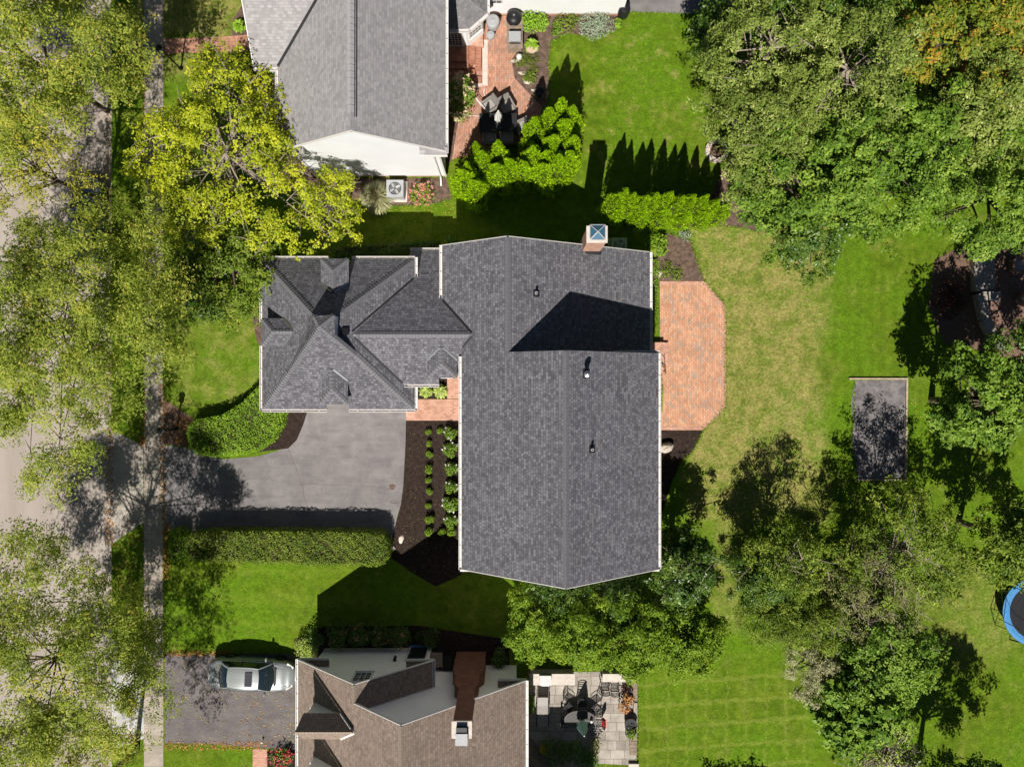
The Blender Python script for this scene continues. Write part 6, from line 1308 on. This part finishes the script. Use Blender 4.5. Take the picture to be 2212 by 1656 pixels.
# ================================================================== BEDS AND SHRUBS
ord_ = ['first', 'second', 'third', 'fourth', 'fifth', 'sixth', 'seventh', 'eighth', 'ninth']
bx0 = make_shrub('boxwood', 'x', 0, 0, .26, .42, 'leaf_bright', 620, .062, seed=301, lumps=7, cat='shrub', sx=.8, sy=.8)
fx0 = make_shrub('flowering_shrub', 'x', 0, 0, .46, .72, 'leaf_green', 620, .115, aspect=.5, seed=302, flowers=('petal_white', 9, .09), lumps=8)
rr = random.Random(4)
def ZB(x, y): return 516.15+.26716*x, 811.1+.26716*y
bl = [(1530, 455), (1535, 550), (1540, 635), (1537, 757), (1533, 845), (1538, 937), (1530, 1052), (1542, 1160), (1537, 1262)]
bx = [(ZB(*p), ord_[i]+' small boxwood ball in the long mulch row counted from the brick walk') for i, p in enumerate(bl)]+[(ZB(1625, 445), 'small boxwood ball standing apart near the brick walk beside the flowering shrubs'), (ZB(1640, 1265), 'small boxwood ball at the lower end next to the last of the row'), (ZB(1720, 1265), 'small boxwood ball under the last flowering shrub')]
for i, ((px, py), lab) in enumerate(bx):
    q = P(px, py, .25); o = bx0 if i == 0 else copy_tree(bx0); o.location = (q.x, q.y, .016); o.rotation_euler = (0, 0, rr.uniform(0, 6)); s = rr.uniform(.78, 1.2); o.scale = (s, s, s); o['label'] = lab; o['group'] = 'boxwood balls in the front bed'
for i, (x_, y_) in enumerate([(1712, 465), (1712, 600), (1718, 755), (1715, 905), (1712, 1035), (1715, 1180)]):
    q = P(*ZB(x_, y_), .4); o = fx0 if i == 0 else copy_tree(fx0); o.location = (q.x, q.y, .016); o.rotation_euler = (0, 0, rr.uniform(0, 6)); s = rr.uniform(.85, 1.1); o.scale = (s, s, s)
    o['label'] = ord_[i]+' leafy shrub with white blossom along the house wall from the brick walk'; o['group'] = 'white blossom shrubs along the front wall'
def hosta(label, px, py, R, h, leaf='leaf_hosta', seed=1, n_=90, z=.2, size=.3):
    q = P(px, py, z); t = thing('hosta', label, 'plant', Vector((q.x, q.y, .016))); r = np.random.default_rng(seed)
    a = r.random(n_)*6.283; e = r.random(n_); rad = R*(.25+.6*e); p = np.stack([rad*np.cos(a), rad*np.sin(a), h*(1-.7*e**1.5)], 1)
    d = np.stack([np.cos(a), np.sin(a), .5-1.0*e], 1); d /= np.linalg.norm(d, axis=1, keepdims=True); nn = np.array([0, 0, 1.0])-d*d[:, 2:3]+r.normal(size=(n_, 3))*.12; nn /= np.linalg.norm(nn, axis=1, keepdims=True)
    leaves_dir('leaf_clump', leaf, t, p, d, nn, size*r.uniform(.7, 1.2, n_), r.random(n_), .5)
    MB().lathe([(.06, 0), (.03, h*.6)], q*1.0-Vector((0, 0, z-.016)), 6).build('crown_base', 'leaf_hosta', t); return t
hosta('variegated hosta on the left in the small bed by the front door', 920, 844, .38, .4, seed=1); hosta('variegated hosta on the right in the small bed by the front door', 951, 845, .40, .42, seed=2)
hosta('lime green spreading plant at the end of the brick walk', 517, 56, .42, .45, 'leaf_lime', 3, 120, size=.24); hosta('lime green plant in the pale clay pot', 1149, 94, .42, .75, 'leaf_lime', 4, 110, z=.6, size=.24)
def shrub(name, label, px, py, R, h, leaf, n_, size, seed, fl=None, asp=.6, sx=1, sy=1, z=None, **k):
    q = P(px, py, h*.6 if z is None else z); return make_shrub(name, label, q.x, q.y, R, h, leaf, n_, size, asp, seed, fl, z0=.012, sx=sx, sy=sy, **k)
shrub('hydrangea', 'tall cream flowered hydrangea against the white house beside the patio', 996, 212, .95, 1.6, 'leaf_green', 1900, .13, 401, ('petal_cream', 75, .17), sx=.75, sy=1.75, lumps=18)
shrub('flowering_shrub', 'low shrub covered in pink flowers beside the air conditioner', 910, 418, .8, .55, 'leaf_bright', 900, .11, 402, ('petal_pink', 90, .11), sx=1.1, sy=.75, lumps=12)
shrub('flowering_plant', 'red and pink flowers in the bed by the lower brick walk', 606, 1636, .7, .5, 'leaf_green', 700, .10, 403, ('petal_red', 60, .11), sx=1.1, lumps=10); shrub('flowering_plant', 'dark leaved pink flowers beside the red ones at the bottom edge', 596, 1648, .5, .5, 'leaf_purple', 500, .10, 404, ('petal_pink', 40, .10))
def grass_clump(label, px, py, R, h, seed, n_=900):
    q = P(px, py, h*.4); t = thing('ornamental_grass', label, 'grass', Vector((q.x, q.y, .012))); r = np.random.default_rng(seed); a = r.random(n_)*6.283; e = r.random(n_)**.7
    P_, D_, S_ = [], [], []
    for k in range(3):
        f = (k+.5)/3; rad = R*e*(f**1.4)+.05; z = h*(1.15*f-.75*e*f*f*1.5); P_.append(np.stack([rad*np.cos(a), rad*np.sin(a), np.maximum(z, .03)], 1)); sl = 1.15-2.2*e*f
        d = np.stack([np.cos(a)*e*1.3, np.sin(a)*e*1.3, sl], 1); D_.append(d/np.linalg.norm(d, axis=1, keepdims=True)); S_.append(np.full(n_, R*.5))
    p, d, s = np.concatenate(P_), np.concatenate(D_), np.concatenate(S_); nn = np.cross(d, r.normal(size=d.shape)*.3+np.stack([-np.sin(np.tile(a, 3)), np.cos(np.tile(a, 3)), np.zeros(len(d))], 1)); nn /= np.linalg.norm(nn, axis=1, keepdims=True)
    nn *= np.sign(nn[:, 2:3]+1e-6); leaves_dir('blades', 'leaf_reed', t, p, d, nn, s, r.random(len(p)), .07); MB().lathe([(.14, 0), (.10, h*.35), (.02, h*.5)], q-Vector((0, 0, h*.4-.012)), 8).build('crown_base', 'leaf_reed', t)
grass_clump('fountain of pale ornamental grass left of the beige air conditioner', 812, 424, 1.05, 1.5, 405); 
shrub('shrub', 'bright green mounded shrub against the white wing by the counter', 1152, 46, .85, .9, 'leaf_lime', 1300, .11, 406, lumps=14, sx=1.1); shrub('juniper', 'spreading silver blue juniper under the white wing', 1291, 52, .95, .6, 'leaf_silver', 1700, .12, 407, asp=.35, sx=1.5, lumps=18)
shrub('shrub', 'sparse yellowing shrub between the bright mound and the silver juniper', 1225, 52, .7, .6, 'leaf_hedge', 450, .11, 408, sx=1.4); shrub('shrub', 'thin reddish green plant at the left of the silver juniper', 1200, 62, .45, .5, 'leaf_green', 260, .10, 409); shrub('plant', 'tufted grassy plant beside the gas cylinder', 1140, 128, .7, .3, 'leaf_hedge', 700, .12, 410, asp=.2, sx=1.2); shrub('plant', 'low creeping weeds on the curved bed of the old patio', 1150, 160, .6, .22, 'leaf_hedge', 420, .09, 411)
shrub('plant', 'small green plant next to the rain barrel', 1338, 50, .3, .4, 'leaf_lime', 260, .09, 412)
shrub('shrub', 'large leaved bright shrub at the corner of the main house near the patio', 1418, 530, .75, .9, 'leaf_bright', 520, .2, 413, asp=.75, lumps=14); shrub('plant', 'low weedy plants in the mulch above the orange patio', 1450, 585, .7, .25, 'leaf_bright', 420, .09, 414, sx=1.3); shrub('plant', 'pale variegated plants beside the arborvitae row end', 1478, 508, .45, .25, 'leaf_silver', 240, .09, 415)
for k, (px, py, R, lab) in enumerate(((730, 1374, .8, 'dark rose bush at the left in the shade of the cream house'), (775, 1370, .85, 'dark rose bush second from the left in the shade'), (822, 1372, .8, 'dark rose bush third from the left in the shade'), (862, 1378, .75, 'dark rose bush at the right next to the house door'))):
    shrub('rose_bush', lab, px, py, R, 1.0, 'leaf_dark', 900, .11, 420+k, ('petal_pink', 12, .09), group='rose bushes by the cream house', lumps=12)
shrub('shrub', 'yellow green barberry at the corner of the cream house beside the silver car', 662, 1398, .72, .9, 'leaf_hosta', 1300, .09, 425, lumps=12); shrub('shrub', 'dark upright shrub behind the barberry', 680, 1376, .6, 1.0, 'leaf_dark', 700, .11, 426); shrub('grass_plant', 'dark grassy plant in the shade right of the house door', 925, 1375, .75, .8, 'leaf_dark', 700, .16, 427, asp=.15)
shrub('plant', 'dark leafy plant at the foot of the brick chimney', 1075, 1420, .6, .8, 'leaf_dark', 500, .12, 428); shrub('plant', 'yellow flowered plant at the corner of the house by the pale counter', 1142, 1470, .35, .9, 'leaf_bright', 240, .1, 429, ('petal_yellow', 30, .09)); shrub('plant', 'climbing plant along the house wall beside the chaise', 1143, 1522, .35, 1.0, 'leaf_green', 420, .12, 430, sy=2.2, lumps=12)
for k, (px, py, R, lab) in enumerate(((1198, 1625, .85, 'round dark shrub at the left below the stone patio'), (1236, 1628, .85, 'round dark shrub in the middle below the stone patio'), (1270, 1640, .7, 'round dark shrub at the right below the stone patio'))): shrub('shrub', lab, px, py, R, 1.1, 'leaf_dark', 1100, .1, 431+k, lumps=12, group='dark shrubs below the stone patio')
shrub('plant', 'yellow flowers beside the wooden steps', 1178, 1618, .3, .5, 'petal_yellow', 160, .1, 435); shrub('plant', 'orange leaved plant in the dark pot at the patio edge', 1356, 1520, .6, .7, 'leaf_orange', 330, .14, 436, sy=1.3); shrub('plant', 'thin leafy plant casting shadow on the lower patio', 1286, 1612, .45, .9, 'leaf_brown', 130, .13, 437, sy=1.8); shrub('plant', 'leafy plant growing from the smaller dark pot', 1363, 1583, .4, .9, 'leaf_bright', 150, .12, 438, z=.7); shrub('plant', 'dark vine plant beside the bar counter end', 1352, 1488, .42, .7, 'leaf_purple', 150, .11, 439, sy=1.4)
shrub('purple_shrub', 'round purple leaved shrub in the shade of the east lawn tree', 2054, 645, 1.0, 1.3, 'leaf_purple', 2200, .10, 440, lumps=18, sy=1.35); shrub('shrub', 'small brown twiggy shrub alone on the grass strip', 1622, 1312, .55, .6, 'leaf_brown', 420, .08, 441, asp=.25); shrub('fern', 'bright green ferny shrub in the shade at the edge of the dry lawn', 1715, 1140, .85, .9, 'leaf_bright', 900, .14, 442, asp=.3, lumps=14)
shrub('shrub', 'dark green shrub against the side wall of the white house', 612, 330, .8, 1.2, 'leaf_bright', 800, .11, 443, sy=2.0, lumps=14); shrub('shrub', 'silvery shrub in the inner corner of the white house', 590, 225, .6, 1.0, 'leaf_silver', 420, .12, 444); shrub('shrub', 'dark shrub beside the brick walk at the corner of the white house', 520, 150, .9, 1.0, 'leaf_dark', 900, .11, 445, sx=1.3)
shrub('plant', 'big leaved weed in the shade behind the garage', 972, 520, .35, .35, 'leaf_green', 90, .18, 446)
